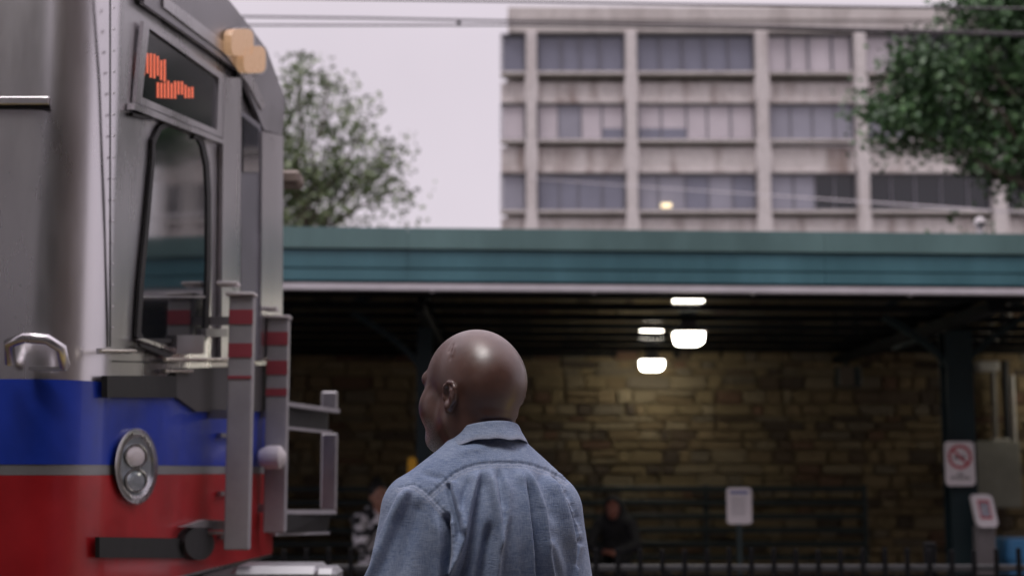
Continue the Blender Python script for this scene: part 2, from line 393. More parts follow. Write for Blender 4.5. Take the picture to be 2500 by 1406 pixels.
for ri, (ya, yb) in enumerate(rows):
    z1, z0 = bz(ya), bz(yb)
    for bi, (ea, eb) in enumerate(bays):
        xa, xb = bx(ea) + (.0 if bi == 0 else .01), bx(eb) - .01
        proud = .12 if ri == 0 else 0
        fr = MB(); yf = YB - .1 - proud
        for q0, q1 in (((xa, yf, z0), (xb, YB + .2, z0 + .10)), ((xa, yf, z1 - .09), (xb, YB + .2, z1)), ((xa, yf, z0 + .101), (xa + .07, YB + .2, z1 - .091)), ((xb - .07, yf, z0 + .101), (xb, YB + .2, z1 - .091))): fr.box(q0, q1)
        n = len(PAT[ri][bi]); ws = [(1 + .18 * RNG.uniform(-1, 1)) for _ in range(n)]; tot = sum(ws); xs = [xa + .07]
        for wv in ws: xs.append(xs[-1] + (xb - xa - .14) * wv / tot)
        for k in range(1, n): fr.box((xs[k] - .035, yf + .03, z0 + .101), (xs[k] + .035, YB + .2, z1 - .091))
        wf = fr.build('window', M_['window_metal'], B)
        for k, ch in enumerate(PAT[ri][bi]):
            g = MB(); a, b = xs[k] + .036, xs[k + 1] - .036; ty = RNG.uniform(-.012, .012)
            if ch == 'h':
                zm = z0 + (z1 - z0) * .34
                g.add([(a, YB, zm), (b, YB + ty, zm), (b, YB + ty, z1 - .09), (a, YB, z1 - .09)], [(0, 1, 2, 3)], 0)
                g.add([(a, YB, z0 + .1), (b, YB + ty, z0 + .1), (b, YB + ty, zm), (a, YB, zm)], [(0, 1, 2, 3)], 1)
                g.build('pane', [M_['pane_pale'], M_['pane_dusk']], wf)
            else:
                g.add([(a, YB, z0 + .1), (b, YB + ty, z0 + .1), (b, YB + ty, z1 - .09), (a, YB, z1 - .09)], [(0, 1, 2, 3)])
                g.build('pane', M_[PM[ch]], wf)
        s = MB(); s.box((xa + .005, YB - .42 - proud, z0 - .17), (xb - .005, YB + .3, z0 - .003), .03); s.build('sill', M_['concrete_parapet'], B)
        nz = bz(rows[ri + 1][0]) if ri < 3 else -.4
        MB().box((xa + .02, YB - .12, nz + .20), (xb - .02, YB + .3, z0 - .172 - (.34 if ri == 0 else .20))).build('spandrel_panel', M_['concrete_panel'], B)
        MB().box((xa + .02, YB - .24, nz + .003), (xb - .02, YB + .3, nz + .198), .02).build('lintel', M_['concrete_panel'], B)
lx = at(1627, 502, YB - .3); MB().box((lx.x - .26, YB - .32, lx.z - .1), (lx.x + .26, YB - .26, lx.z + .12), .02).build('lamp', M_['room_lamp'], B)

# ------------------------------------------------------------------ stone wall under the canopy
WA = R(1.0); WO = Vector((0, 17.6, 0)); wd = Vector((math.cos(WA), math.sin(WA), 0)); wnv = Vector((wd.y, -wd.x, 0))
stone_cols = [(.185, .135, .072), (.21, .160, .085), (.225, .180, .110), (.110, .078, .050), (.15, .088, .054), (.080, .060, .042), (.17, .140, .096), (.21, .155, .085)]
SM = [K('stone_%d' % i, c, .9, scale=9, var=.3, bump=.7, bscale=30) for i, c in enumerate(stone_cols)]
Wt = thing('stone_wall', 'brown rubble stone wall under the dark canopy ceiling', 'wall', (0, 17.6, 0))
def wp(u, out, z): p = WO + wd * u + wnv * out; return Vector((p.x, p.y, z))
mb = MB(); mb.prism([wp(-14, 0, -.02), wp(13, 0, -.02), wp(13, -.5, -.02), wp(-14, -.5, -.02)], (0, 0, 3.0)); mb.build('mortar_bed', M_['mortar'], Wt)
shapes = []
for k in range(7):                                   # rough chamfered blocks, 2 x 2 x 1 around the origin
    rg = np.random.default_rng(50 + k); b = MB(); b.box((-1, -1, -1), (1, 1, 1), .16)
    b.v = [tuple(np.array(v) * (1 + rg.uniform(-.16, .09, 3))) for v in b.v]; shapes.append(b)
stones = []; z = .0; rr = random.Random(11)
while z < 2.97:
    h = rr.choice([.07, .085, .10, .11, .12, .14, .17]); h = min(h, 2.97 - z)
    if 2.97 - z - h < .07: h = 2.97 - z
    u = -8.5 + rr.uniform(-.3, 0)
    while u < 10.5:
        w = rr.uniform(.10, .22) + (rr.random() ** 2) * .34
        if h > .16 and rr.random() < .3 and w > .3:  # two thin stones stacked in a tall course
            q = rr.uniform(.4, .6); stones += [(u + w / 2, z + h * q / 2, w, h * q), (u + w / 2, z + h * (1 + q) / 2, w, h * (1 - q))]
        else: stones.append((u + w / 2, z + h / 2, w, h))
        u += w
    z += h
def in_view(s):
    q = project(np.array([list(wp(s[0], 0, s[1]))])); x, y = q[0][0], q[1][0]
    if not (690 < x < 2530 and 850 < y < 1420): return 0
    if 1040 < x < 1275 and 830 < y < 1080: return 0
    if 960 < x < 1400 and y > 1150: return 0
    return s[2] * s[3]
stones.sort(key=in_view, reverse=True)
cache = {}; rest = MB()
for i, (u, zc, w, h) in enumerate(stones):
    k = rr.randrange(7); c = min(7, 3 + rr.randrange(3)) if rr.random() < .24 else rr.choice([0, 1, 2, 6, 7, 1, 7, 2])
    d = .05 + rr.uniform(-.016, .03); hw, hh = w / 2 - rr.uniform(.006, .013), h / 2 - rr.uniform(.006, .012); rot = rr.uniform(-.045, .045)
    if i < 295:
        if (k, c) not in cache:
            me = bpy.data.meshes.new('stone'); me.from_pydata(shapes[k].v, [], shapes[k].f); me.materials.append(SM[c]); cache[(k, c)] = me
        o = bpy.data.objects.new('stone', cache[(k, c)]); COL.objects.link(o); o.parent = Wt
        p_ = wp(u, 0, zc) - Vector((0, 17.6, 0)); o.location = p_; o.rotation_euler = (0, rot, WA); o.scale = (hw, d, hh)
    else:
        rest.add([wp(u + v[0] * hw, -v[1] * d, zc + v[2] * hh) for v in shapes[k].v], [f for f in shapes[k].f], c)
rest.build('stone', SM, Wt, kind='stuff')

# ------------------------------------------------------------------ platform canopy
CA = R(3.5); cdv = Vector((math.cos(CA), math.sin(CA), 0)); cnv = Vector((cdv.y, -cdv.x, 0)); CO = Vector((0, 11.2, 0))
def cp(u, out, z): p = CO + cdv * u + cnv * out; return Vector((p.x, p.y, z))
Cn = thing('station_canopy', 'long platform canopy with teal boarded fascia and white drip edge over the far platform', 'canopy', (0, 11.2, 0))
def cbar(b, u0, u1, o0, o1, z0, z1): b.prism([cp(u0, o0, z0), cp(u1, o0, z0), cp(u1, o1, z0), cp(u0, o1, z0)], (0, 0, z1 - z0)); return b
joints = [-14, -10.4, -7.2, -4.0, -.80, 2.42, 5.62, 8.8]
for a, b in zip(joints, joints[1:]):
    j = rr.uniform(-.004, .004)
    cbar(MB(), a + .002, b - .002, .055 + j, 0, 2.920, 3.004).build('fascia_board', M_['teal_board'], Cn)
    j = rr.uniform(-.004, .004)
    cbar(MB(), a + .002, b - .002, .045 + j, 0, 3.018, 3.150).build('fascia_board', M_['teal_board'], Cn)
    cbar(MB(), a + .0015, b - .0015, .065, 0, 3.164, 3.323).build('fascia_cap', M_['teal_cap'], Cn)
    g = MB(); cbar(g, a, b, .085, -.02, 2.846, 2.892); g.build('drip_edge', M_['white_trim'], Cn)
cbar(MB(), -14, 8.8, -.001, -.06, 2.893, 3.30).build('fascia_backing', M_['teal_dark'], Cn)
rf = MB(); rf.prism([cp(-14, -.061, 2.90), cp(8.8, -.061, 2.90), (8.8, 18.6, 2.90), (-14, 18.6, 2.90)], (0, 0, .36)); rf.build('roof', M_['teal_dark'], Cn)
ribs_at = [-.075] + [-.32 - .85 * k for k in range(8)]
for k, o_ in enumerate(ribs_at):                     # smooth ceiling pans between cross ribs
    nx_ = ribs_at[k + 1] if k + 1 < len(ribs_at) else -6.5
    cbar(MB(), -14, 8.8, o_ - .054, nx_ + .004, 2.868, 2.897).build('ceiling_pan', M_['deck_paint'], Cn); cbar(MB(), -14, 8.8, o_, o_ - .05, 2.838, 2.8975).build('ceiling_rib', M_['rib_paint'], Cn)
for px in (1055, 1450, 1842, 2235):
    u = at(px, 705, 11.2).x; b = MB(); b.prism([cp(u - .022, .07, 2.845), cp(u + .022, .07, 2.845), cp(u + .008, .07, 2.828), cp(u - .008, .07, 2.828)], -cnv * .04); b.build('drip_clip', M_['white_trim'], Cn)
def column(px, Y, w, braces):
    x = at(px, 1000, Y).x; b = MB()
    b.box((x - w / 2, Y - w * .45, 0.02), (x + w / 2, Y - w * .45 + .018, 2.7)); b.box((x - w / 2, Y + w * .45 - .018, .02), (x + w / 2, Y + w * .45, 2.7)); b.box((x - .012, Y - w * .45 + .018, .02), (x + .012, Y + w * .45 - .018, 2.7))
    c = b.build('column', M_['teal_dark'], Cn)
    MB().box((x - w * .9, Y - w * .9, 0), (x + w * .9, Y + w * .9, .02), .004).build('base_plate', M_['teal_dark'], c)
    q = MB(); q.box((x - w * .3, 11.75, 2.755), (x + w * .3, 17.55, 2.836)); q.build('beam', M_['rib_paint'], Cn)
    for dx in braces:
        pts = [Vector((x + dx * (t ** 1.7) * .62, Y, 2.25 + .58 * t)) for t in np.linspace(0, 1, 8)]; s = MB()
        for a, e in zip(pts, pts[1:]): s.bar(a, e, .05, .10, up=(0, 1, 0))
        s.build('brace', M_['teal_dark'], c)
    return x
column(1036, 12.6, .125, (-1,)); XC = column(2338, 12.9, .235, (-1, 1)); column(3500, 13.2, .235, (-1, 1)); column(-500, 12.4, .235, (-1, 1))
u0 = at(2180, 850, 14.5); MB().bar(u0, at(2262, 826, 14.0), .03).build('strut', M_['teal_dark'], Cn)

# two lit canopy lamps in view and their neighbour past the frame edge
def canopy_lamp(px, Y, label):
    c = at(px, 860, Y); c.z = 2.68
    t = thing('canopy_lamp', label, 'lamp', c, 'lit lamps under the canopy')
    h = MB(); h.box((c.x - .07, c.y - .07, c.z + .078), (c.x + .07, c.y + .07, 2.87), .01); h.box((c.x - .155, c.y - .155, c.z + .052), (c.x + .155, c.y + .155, c.z + .078), .01); h.build('housing', M_['post_grey'], t)
    rg = []
    for zz, rd in ((.05, .133), (.03, .135), (-.02, .128), (-.042, .116), (-.055, .092)):
        rg.append([Vector((c.x + rd * math.copysign(abs(math.cos(a)) ** .4, math.cos(a)), c.y + rd * math.copysign(abs(math.sin(a)) ** .4, math.sin(a)), c.z + zz)) for a in np.linspace(0, 2 * math.pi, 25)[:-1]])
    MB().rings(rg[::-1]).build('lens', M_['lamp_lens'], t, smooth=50)
canopy_lamp(1682, 13.4, 'larger of the two glowing square lamps hanging under the dark canopy, nearer the tracks')
canopy_lamp(1591, 16.85, 'smaller glowing square lamp hanging lower against the stone wall')
canopy_lamp(2660, 16.85, 'glowing square lamp past the green column that carries the no smoking sign')

# ------------------------------------------------------------------ things on the far platform
def railing():
    t = thing('platform_railing', 'dark green railing of horizontal bars along the foot of the stone wall', 'railing', (0, 17.05, 0))
    xa, xb = at(560, 1200, 17.05).x, at(2112, 1200, 17.05).x
    for z in (1.285, 1.13, .975, .82, .665, .51): MB().box((xa, 17.03, z - .035), (xb, 17.07, z + .03), .008).build('rail', M_['rail_green'], t)
    n = 5
    for k in range(n):
        x = xa + (xb - xa) * k / (n - 1); MB().box((x - .03, 17.0725, 0), (x + .03, 17.12, 1.33), .008).build('post', M_['rail_green'], t)
railing()
def bench(x, label, yb=16.34, zs=.45):
    t = thing('bench', label, 'bench', (x, yb + .2, 0), 'benches on the far platform')
    for k in range(4): MB().box((x - .8, yb + k * .115, zs - .035), (x + .8, yb + .10 + k * .115, zs), .006).build('slat', M_['bench_paint'], t)
    for dx in (-.6, .6):
        MB().box((x + dx - .03, yb + .02, 0), (x + dx + .03, yb + .42, zs - .037), .006).build('leg', M_['rail_green'], t)
XW, XM = at(928, 1210, 13.3).x, at(1497, 1238, 16.5).x
bench(XW, 'dark slatted bench under the person in the patterned jacket', 13.14, .51); bench(XM, 'dark slatted bench under the hooded person')

def rounded(cx, cz, w, h, r, n=6):
    pts = []
    for sx, sz, a0 in ((1, 1, 0), (-1, 1, 90), (-1, -1, 180), (1, -1, 270)):
        for k in range(n + 1):
            a = R(a0 + 90 * k / n); pts.append((cx + sx * (w / 2 - r) + r * math.cos(a), cz + sz * (h / 2 - r) + r * math.sin(a)))
    return pts
def text_part(body, name, parent, x, y, z, size, m, depth=.001):
    cu = bpy.data.curves.new(name, 'FONT'); cu.body = body; cu.size = size; cu.align_x = 'CENTER'; cu.align_y = 'CENTER'; cu.extrude = depth
    to = bpy.data.objects.new(name, cu); COL.objects.link(to)
    me = bpy.data.meshes.new_from_object(to.evaluated_get(bpy.context.evaluated_depsgraph_get())); bpy.data.objects.remove(to)
    me.materials.clear(); me.materials.append(m); me.name = name
    o = bpy.data.objects.new(name, me); COL.objects.link(o); o.parent = parent
    o.location = Vector((x, y, z)) - ORG[parent.name]; o.rotation_euler = (R(90), 0, 0); return o
# no-smoking sign on the column
c = at(2344, 1131, 12.72); sc_ = 12.72 / F
t = thing('no_smoking_sign', 'white no smoking sign with red crossed ring fixed to the green column', 'sign', c)
MB().prism([(x, c.y, z) for x, z in rounded(c.x, c.z, 72 * sc_, 107 * sc_, 11 * sc_)], (0, .012, 0)).build('plate', M_['plastic_white'], t)
ring = MB(); cz = c.z + 16 * sc_; n = 40
ro, ri = 29 * sc_, 22.5 * sc_
ring.rings([[Vector((c.x + r * math.cos(a), yy, cz + r * math.sin(a))) for a in np.linspace(0, 2 * math.pi, n + 1)[:-1]] for r, yy in ((ro, c.y), (ro, c.y - .002), (ri, c.y - .002), (ri, c.y))], cap=(False, False))
ring.bar((c.x - 17 * sc_, c.y - .0032, cz + 17 * sc_), (c.x + 17 * sc_, c.y - .0032, cz - 17 * sc_), 5.5 * sc_, .002, up=(0, 1, 0)); 
ring.build('ring', M_['red_print'], t)
ck = MB(); ck.box((c.x - 15 * sc_, c.y - .0015, cz - 4 * sc_), (c.x + 13 * sc_, c.y, cz + 1 * sc_)); ck.box((c.x + 9 * sc_, c.y - .0015, cz + 3 * sc_), (c.x + 11 * sc_, c.y, cz + 9 * sc_)); ck.build('cigarette', M_['ink'], t)
text_part('NO', 'lettering', t, c.x, c.y - .002, c.z - 25 * sc_, 11 * sc_, M_['ink']); text_part('SMOKING', 'lettering', t, c.x, c.y - .002, c.z - 35 * sc_, 11 * sc_, M_['ink'])
# notice on the railing
c = at(1805, 1234, 12.4); sc_ = 12.4 / F
t = thing('notice_sign', 'white notice with blue heading bar on a thin post before the stone wall', 'sign', c)
MB().prism([(x, c.y, z) for x, z in rounded(c.x, c.z, 60 * sc_, 87 * sc_, 8 * sc_)], (0, .012, 0)).build('plate', M_['plastic_white'], t)
MB().box((c.x - 22 * sc_, c.y - .002, c.z + 29 * sc_), (c.x + 22 * sc_, c.y, c.z + 35 * sc_)).build('heading', M_['blue_print'], t)
for k in range(8): MB().box((c.x - 20 * sc_, c.y - .0015, c.z + (20 - k * 6) * sc_), (c.x + (20 - (k * 5) % 9) * sc_, c.y, c.z + (21.2 - k * 6) * sc_)).build('print_line', M_['print_grey'], t)
MB().box((c.x - .02, c.y + .0125, 0), (c.x + .02, c.y + .05, c.z + 38 * sc_)).build('post', M_['rail_green'], t)
# fare card reader on its post
c = at(2405, 1246, 12.6); sc_ = 12.6 / F
t = thing('card_reader', 'white card reader with red framed screen on a grey post beside the column', 'card reader', (c.x, c.y, 0))
def slant(pts, d0, d1):     # head leans back with height and sideways
    f = lambda x, z, d: Vector((c.x + x * sc_ - z * sc_ * .07, c.y + z * sc_ * .35 + d, c.z + z * sc_))
    return [f(x, z, d0) for x, z in pts], Vector((0, d1 - d0, 0))
for nm, w, h, r, d0, d1, m in (('head', 50, 78, 12, 0, .07, 'plastic_white'), ('screen_frame', 29, 45, 2, -.003, .0, 'red_print'), ('screen', 22, 34, 2, -.005, -.003, 'screen_grey')):
    pts, off = slant(rounded(0, 3 if nm != 'head' else 0, w, h, r), d0, d1); MB().prism(pts, off).build(nm, M_[m], t)
MB().box((c.x - 22 * sc_, c.y + .01, 0), (c.x + 24 * sc_, c.y + .12, c.z - 36 * sc_), .01).build('post', M_['post_grey'], t)
# recycling bin
c = at(2490, 1340, 13.0); hw = .19
t = thing('recycling_bin', 'blue plastic bin with overhanging rim beside the grey reader post', 'bin', (c.x, c.y, 0))
def rr_(w, d, z): return [Vector((c.x + x, c.y + y, z)) for x, y in rounded(0, 0, 2 * w, 2 * d, .05, 3)]
ztop = at(2490, 1312, 13.0).z
MB().rings([rr_(hw * .72, .16, .01), rr_(hw * .93, .21, ztop - .10)]).build('body', M_['bin_blue'], t, smooth=40)
MB().rings([rr_(hw, .225, ztop - .17), rr_(hw * 1.0, .23, ztop - .02), rr_(hw * .96, .22, ztop)]).build('lid', M_['bin_blue'], t, smooth=40)
# cabinet, conduits and unlit fitting on the wall
c0, c1 = at(2379, 1240, 17.3), at(2490, 1076, 17.3)
t = thing('electrical_cabinet', 'grey metal cabinet on the stone wall with conduits rising from it', 'cabinet', (c0.x, 17.4, c0.z))
MB().box((c0.x, 17.3, c0.z), (c1.x, 17.55, c1.z), .012).build('body', M_['cabinet_metal'], t)
MB().box((c0.x + .012, 17.288, c0.z + .015), (c1.x - .012, 17.298, c1.z - .015), .004).build('door', M_['cabinet_metal'], t)
for px0, rad, m, top in ((2432, .035, 'pipe_grey', 880), (2462, .045, 'rubber', 880), (2479, .024, 'pipe_pale', 915)):
    a, b = at(px0, 1074, 17.4), at(px0, top, 17.4); MB().tube([Vector((a.x, 17.42, c1.z)), Vector((a.x, 17.42, b.z))], rad, 10).build('conduit', M_[m], t, smooth=40)
MB().box((at(2424, 1070, 17.35).x, 17.33, c1.z), (at(2464, 1070, 17.35).x, 17.45, c1.z + .03), .006).build('conduit_flange', M_['pipe_pale'], t)
a, b = at(2390, 905, 17.2), at(2441, 881, 17.2)
t = thing('wall_light', 'unlit pale rectangular light fitting on the wall above the cabinet', 'light fitting', (a.x, 17.2, a.z))
MB().box((a.x, 17.2, a.z), (b.x, 17.36, b.z), .015).build('diffuser', M_['lamp_off'], t); MB().box((a.x + .02, 17.362, a.z + .01), (b.x - .02, 17.55, b.z - .01)).build('bracket', M_['post_grey'], t)
a, b = at(2051, 943, 16.9), at(2086, 892, 16.9)
t = thing('loudspeaker', 'small beige loudspeaker box hanging under the canopy left of the column', 'loudspeaker', ((a.x + b.x) / 2, 16.95, a.z))
MB().box((a.x, 16.95, a.z), (b.x + .09, 17.18, b.z), .012).build('body', M_['rail_green'], t); MB().box((a.x + .008, 16.938, a.z + .008), (b.x, 16.948, b.z - .008), .006).build('grille', mat('grille_beige', (.14, .115, .085), .7), t)
MB().box(((a.x + b.x) / 2, 17.0, b.z + .001), ((a.x + b.x) / 2 + .04, 17.04, 2.86)).build('bracket', M_['rail_green'], t)
# yellow handset by the thin column
a = at(1006, 1134, 12.5)
t = thing('emergency_phone', 'small yellow rounded phone box beside the slim column', 'phone', (a.x, 12.5, 0))
MB().prism([(x, 12.5, z) for x, z in rounded(a.x, a.z - .02, .075, .17, .035)], (0, .06, 0)).build('body', M_['yellow'], t)
MB().box((a.x - .015, 12.515, 0), (a.x + .015, 12.545, a.z - .107)).build('post', M_['rail_green'], t)
# domed camera on the canopy roof
a = at(2393, 566, 11.6)
t = thing('security_camera', 'small white domed security camera standing on the canopy roof edge', 'camera', (a.x, 11.6, a.z))
zr = 3.262
rg = [[Vector((a.x + r * math.cos(q), 11.6 + r * math.sin(q), z)) for q in np.linspace(0, 2 * math.pi, 17)[:-1]] for r, z in ((.026, zr), (.026, a.z + .035), (.042, a.z + .05), (.044, a.z + .085), (.036, a.z + .108), (.018, a.z + .118))]
MB().rings(rg).build('housing', M_['plastic_white'], t, smooth=40)
MB().box((a.x - .036, 11.55, a.z + .05), (a.x + .036, 11.565, a.z + .068), .006).build('lens', M_['black_box'], t)

# ------------------------------------------------------------------ fence between the tracks
t = thing('picket_fence', 'black steel picket fence with grey top rail lightened for skylight between the two tracks', 'fence', (0, 8.3, -.25))
for z, m in ((.955, 'skylit_fence_rail'), (.02, 'fence_black')): MB().box((-5, 8.315, z - .02), (7.5, 8.35, z + .016), .004).build('rail', M_[m], t)  # top rail's lighter grey stands in for skylight falling on it
MB().box((-5, 8.353, .78), (7.5, 8.38, .915), .004).build('rail', M_['fence_black'], t)
x = -5.0 + .03; i = 0; pk = None
while x < 7.5:
    if pk is None:
        pk = MB().box((x - .012, 8.290, -.23), (x + .012, 8.3125, 1.06), .004).build('picket', M_['fence_black'], t); x0 = x
    else:
        o = pk.copy(); COL.objects.link(o); o.parent = t; o.location.x = x - x0; o.location.z = .006 * math.sin(i * 7.3)
    i += 1; x += .1235
x = -5.0
while x < 7.6:
    MB().box((x - .03, 8.382, -.25), (x + .03, 8.44, 1.09), .006).build('post', M_['fence_black'], t); x += 2.45

# ------------------------------------------------------------------ overhead wires
def wire(name, label, pts, r, hang=None):
    P = [at(*q) for q in pts]; a, e = P[0], P[-1]
    P = [a + (a - P[1]).normalized() * 14] + P + [e + (e - P[-2]).normalized() * 14]
    o = MB().tube(P, r, 6).build(name, M_['wire_pale' if r < .006 else 'wire'], org=P[1], smooth=60); tag(o, label, 'wire', 'overhead wires above the tracks'); return o
wire('overhead_wire', 'upper of the two close overhead wires crossing the open sky', [(580, 41, 11.5), (900, 45, 11.5), (1250, 52, 11.5), (1900, 66, 11.5), (2500, 82, 11.5)], .009)
wire('overhead_wire', 'lower of the two close overhead wires crossing the open sky', [(580, 62, 11.5), (1250, 62, 11.5), (1900, 72, 11.5), (2500, 88, 11.5)], .008)
wire('overhead_wire', 'dark overhead wire running along the top edge of the concrete parapet', [(580, -6, 10.6), (1250, 4, 10.6), (1700, 12, 10.6), (2200, 19, 10.6), (2500, 22, 10.6)], .009)
def facade_wire(label, pts, r):
    P = [at(*q) for q in pts]; o = MB().tube(P, r, 6).build('overhead_wire', M_['wire_pale'], org=P[0], smooth=60); tag(o, label, 'wire', 'overhead wires above the tracks')
facade_wire('thin pale wire sagging across the lowest row of office windows', [(1297, 436, 74.3), (1600, 458, 60), (1900, 478, 45), (2500, 520, 22), (2900, 545, 14)], .016)
facade_wire('thin pale wire crossing the office facade below its middle windows', [(1858, 350, 74.3), (2100, 358, 60), (2500, 375, 30), (2900, 390, 16)], .016)
a = at(1120, 57, 11.49); tag(MB().box((a.x - .014, a.y - .016, a.z - .024), (a.x + .014, a.y + .016, a.z + .024), .005).build('wire_clamp', M_['black_box'], org=a), 'small black clamp joining the two close overhead wires', 'clamp')

# ------------------------------------------------------------------ trees
def leaf_cloud(name, parent, clumps, n, size, mats, shell=.55, droop=.3):
    w = np.array([c[3] * c[4] * c[5] for c in clumps]) ** .8; w /= w.sum()
    ci = RNG.choice(len(clumps), n, p=w); C = np.array(clumps)[ci]
    d = RNG.normal(size=(n, 3)); d /= np.linalg.norm(d, axis=1, keepdims=True)
    r = (shell + (1 - shell) * RNG.random(n)) ** 1 * (RNG.random(n) < .75) + RNG.random(n) ** .5 * .8; r = np.minimum(r, 1.05 + .25 * RNG.random(n) ** 3)
    P = C[:, :3] + d * C[:, 3:6] * r[:, None]
    nt_ = max(30, n // 28); sel = RNG.integers(0, n, nt_); own = RNG.integers(0, nt_, n)     # leaves gather round twig ends
    tw = P[sel][own] + RNG.normal(size=(n, 3)) * np.array([1.25, 1.25, .85]) * size * 1.4
    a = RNG.normal(size=(n, 3)); a[:, 2] -= droop; a /= np.linalg.norm(a, axis=1, keepdims=True)
    b = np.cross(a, RNG.normal(size=(n, 3))); b /= np.linalg.norm(b, axis=1, keepdims=True)
    s = size * RNG.uniform(.6, 1.3, n)[:, None]; cN = np.cross(a, b) * s * .18
    V = np.stack([tw, tw + a * s * .5 + b * s * .34 + cN, tw + a * s, tw + a * s * .5 - b * s * .34 + cN], 1).reshape(-1, 3)
    Q = np.arange(4 * n).reshape(-1, 4)
    mi = np.clip((RNG.random(n) * len(mats)).astype(int), 0, len(mats) - 1)
    return np_obj(name, V, Q, mats, parent, kind='stuff', smooth=False, mi=mi)
def branch(parent, a, b, r0, r1, name='branch', wob=.06):
    a, b = Vector(a), Vector(b); L_ = (b - a).length; n = 7; pts = []
    for i in range(n):
        t_ = i / (n - 1); p_ = a.lerp(b, t_); k = math.sin(t_ * math.pi) * wob * L_
        pts.append(p_ + Vector((RNG.uniform(-k, k), RNG.uniform(-k, k), RNG.uniform(0, k))))
    MB().tube(pts, [r0 + (r1 - r0) * i / (n - 1) for i in range(n)], 8).build(name, M_['bark'], parent, smooth=60)
def px_clump(px, py, rx, ry, Y, dy=0, dep=None):
    p = at(px, py, Y + dy); k = Y / F; return (p.x, p.y, p.z, rx * k, (dep or (rx + ry) / 2) * k, ry * k)
YT = 40.0
cl = [px_clump(*q, YT, dy) for q, dy in (((735, 195, 26, 55), 0), ((770, 205, 28, 32), .5), ((800, 180, 14, 14), 0), ((810, 215, 26, 34), .3), ((760, 290, 55, 45), 0), ((720, 330, 40, 70), 0), ((815, 320, 60, 45), .5),
      ((870, 260, 26, 20), .3), ((905, 275, 16, 26), 0), ((880, 320, 55, 40), .2), ((950, 360, 36, 34), 0), ((760, 420, 70, 60), 0), ((840, 420, 70, 60), .6), ((910, 430, 60, 40), 0), ((965, 470, 30, 24), 0), ((780, 510, 90, 45), 0),
      ((880, 500, 70, 50), .3), ((940, 530, 45, 28), 0), ((700, 450, 60, 90), .5), ((650, 400, 70, 120), .6), ((640, 540, 90, 70), .3), ((590, 470, 80, 110), .3), ((700, 220, 30, 50), .4))]
T1 = thing('maple_tree', 'light olive leafed tree with sky showing through its crown behind the train', 'tree', at(740, 900, YT) * 1); T1.location.z = -.4; ORG[T1.name].z = -.4
b0 = Vector((T1.location.x, YT, -.4)); top = at(740, 500, YT)
branch(T1, b0, top, .24, .13, 'trunk', .02)
for c in cl[::2]: branch(T1, top.lerp(b0, .12), c[:3], .06, .015)
leaf_cloud('crown', T1, cl, 6800, .175, [M_['leaf_a'], M_['leaf_b'], M_['leaf_b'], M_['leaf_c']], shell=.35)

YR = 22.0
cl = [px_clump(*q, YR, dy) for q, dy in (((2400, 40, 70, 55), 0), ((2480, 60, 80, 80), .3), ((2330, 25, 35, 25), 0), ((2235, 175, 60, 55), 0), ((2310, 165, 60, 55), -.3), ((2180, 150, 25, 16), 0), ((2215, 120, 30, 22), .3), ((2380, 160, 60, 60), .2), ((2460, 170, 60, 70), 0),
      ((2150, 260, 45, 28), 0), ((2190, 300, 60, 48), -.3), ((2270, 280, 75, 60), 0), ((2350, 270, 60, 60), .3), ((2200, 355, 45, 28), 0), ((2260, 360, 55, 26), .2), ((2330, 350, 55, 35), 0), ((2390, 385, 40, 40), .2), ((2440, 400, 60, 40), 0), ((2420, 330, 40, 40), .6), ((2480, 300, 50, 90), .3), ((2490, 430, 50, 40), .2),
      ((2330, 545, 40, 14), -.6), ((2590, 250, 110, 150), .2), ((2720, 120, 160, 130), .5), ((2700, 380, 130, 90), 0), ((2560, 30, 110, 90), .2), ((2640, -120, 220, 120), .6), ((2850, 280, 140, 140), .4), ((2450, -60, 120, 70), .5), ((2600, 480, 60, 50), 0), ((2250, 230, 60, 40), .4), ((2420, 240, 60, 50), .6))]
T2 = thing('oak_tree', 'dark green leafy tree overhanging the right end of the office facade', 'tree', at(2700, 900, YR) * 1); T2.location.z = -.4; ORG[T2.name].z = -.4
b0 = Vector((T2.location.x, YR, -.4)); fork = at(2690, 470, YR)
branch(T2, b0, fork, .30, .2, 'trunk', .02)
for c in cl[::2]: branch(T2, fork.lerp(b0, .1), c[:3], .07, .012)
leaf_cloud('crown', T2, cl, 30000, .115, [M_['leaf_d'], M_['leaf_d'], M_['leaf_e'], M_['leaf_f']], shell=.2)

# ------------------------------------------------------------------ train
ANI = .25
K('stainless', (.66, .64, .66), .30, 1, var=.13, scale=3, stretch=(1, 1, .25))
for m_ in ('stainless',):
    nt_ = M_[m_].node_tree; tg = nt_.nodes.new('ShaderNodeTangent'); tg.direction_type = 'RADIAL'; tg.axis = 'Z'; b_ = nt_.nodes['Principled BSDF']; nt_.links.new(tg.outputs[0], b_.inputs['Tangent']); b_.inputs['Anisotropic'].default_value = .45; b_.inputs['Anisotropic Rotation'].default_value = ANI
K('stainless_dull', (.36, .35, .365), .42, 1, var=.1, scale=4); K('train_blue', (.012, .045, .42), .36, var=.2, scale=5, coat=.3); K('train_red', (.40, .012, .018), .38, var=.2, scale=5, coat=.3)
K('stripe_silver', (.30, .30, .31), .45, .5); K('roof_grey', (.20, .20, .23), .5, .3); K('glass_black', (.010, .012, .016), .06, var=.05, rvar=.02)
M_['glass_black'].node_tree.nodes['Principled BSDF'].inputs['IOR'].default_value = 3.6
K('sign_glass', (.010, .013, .02), .12, var=.05, rvar=.02); K('led', (.9, .15, .06), .5, var=0, rvar=0, emit=(1, .21, .11), estr=.5); K('amber_lens', (.46, .29, .19), .3, emit=(1, .60, .34), estr=.26, var=.05)
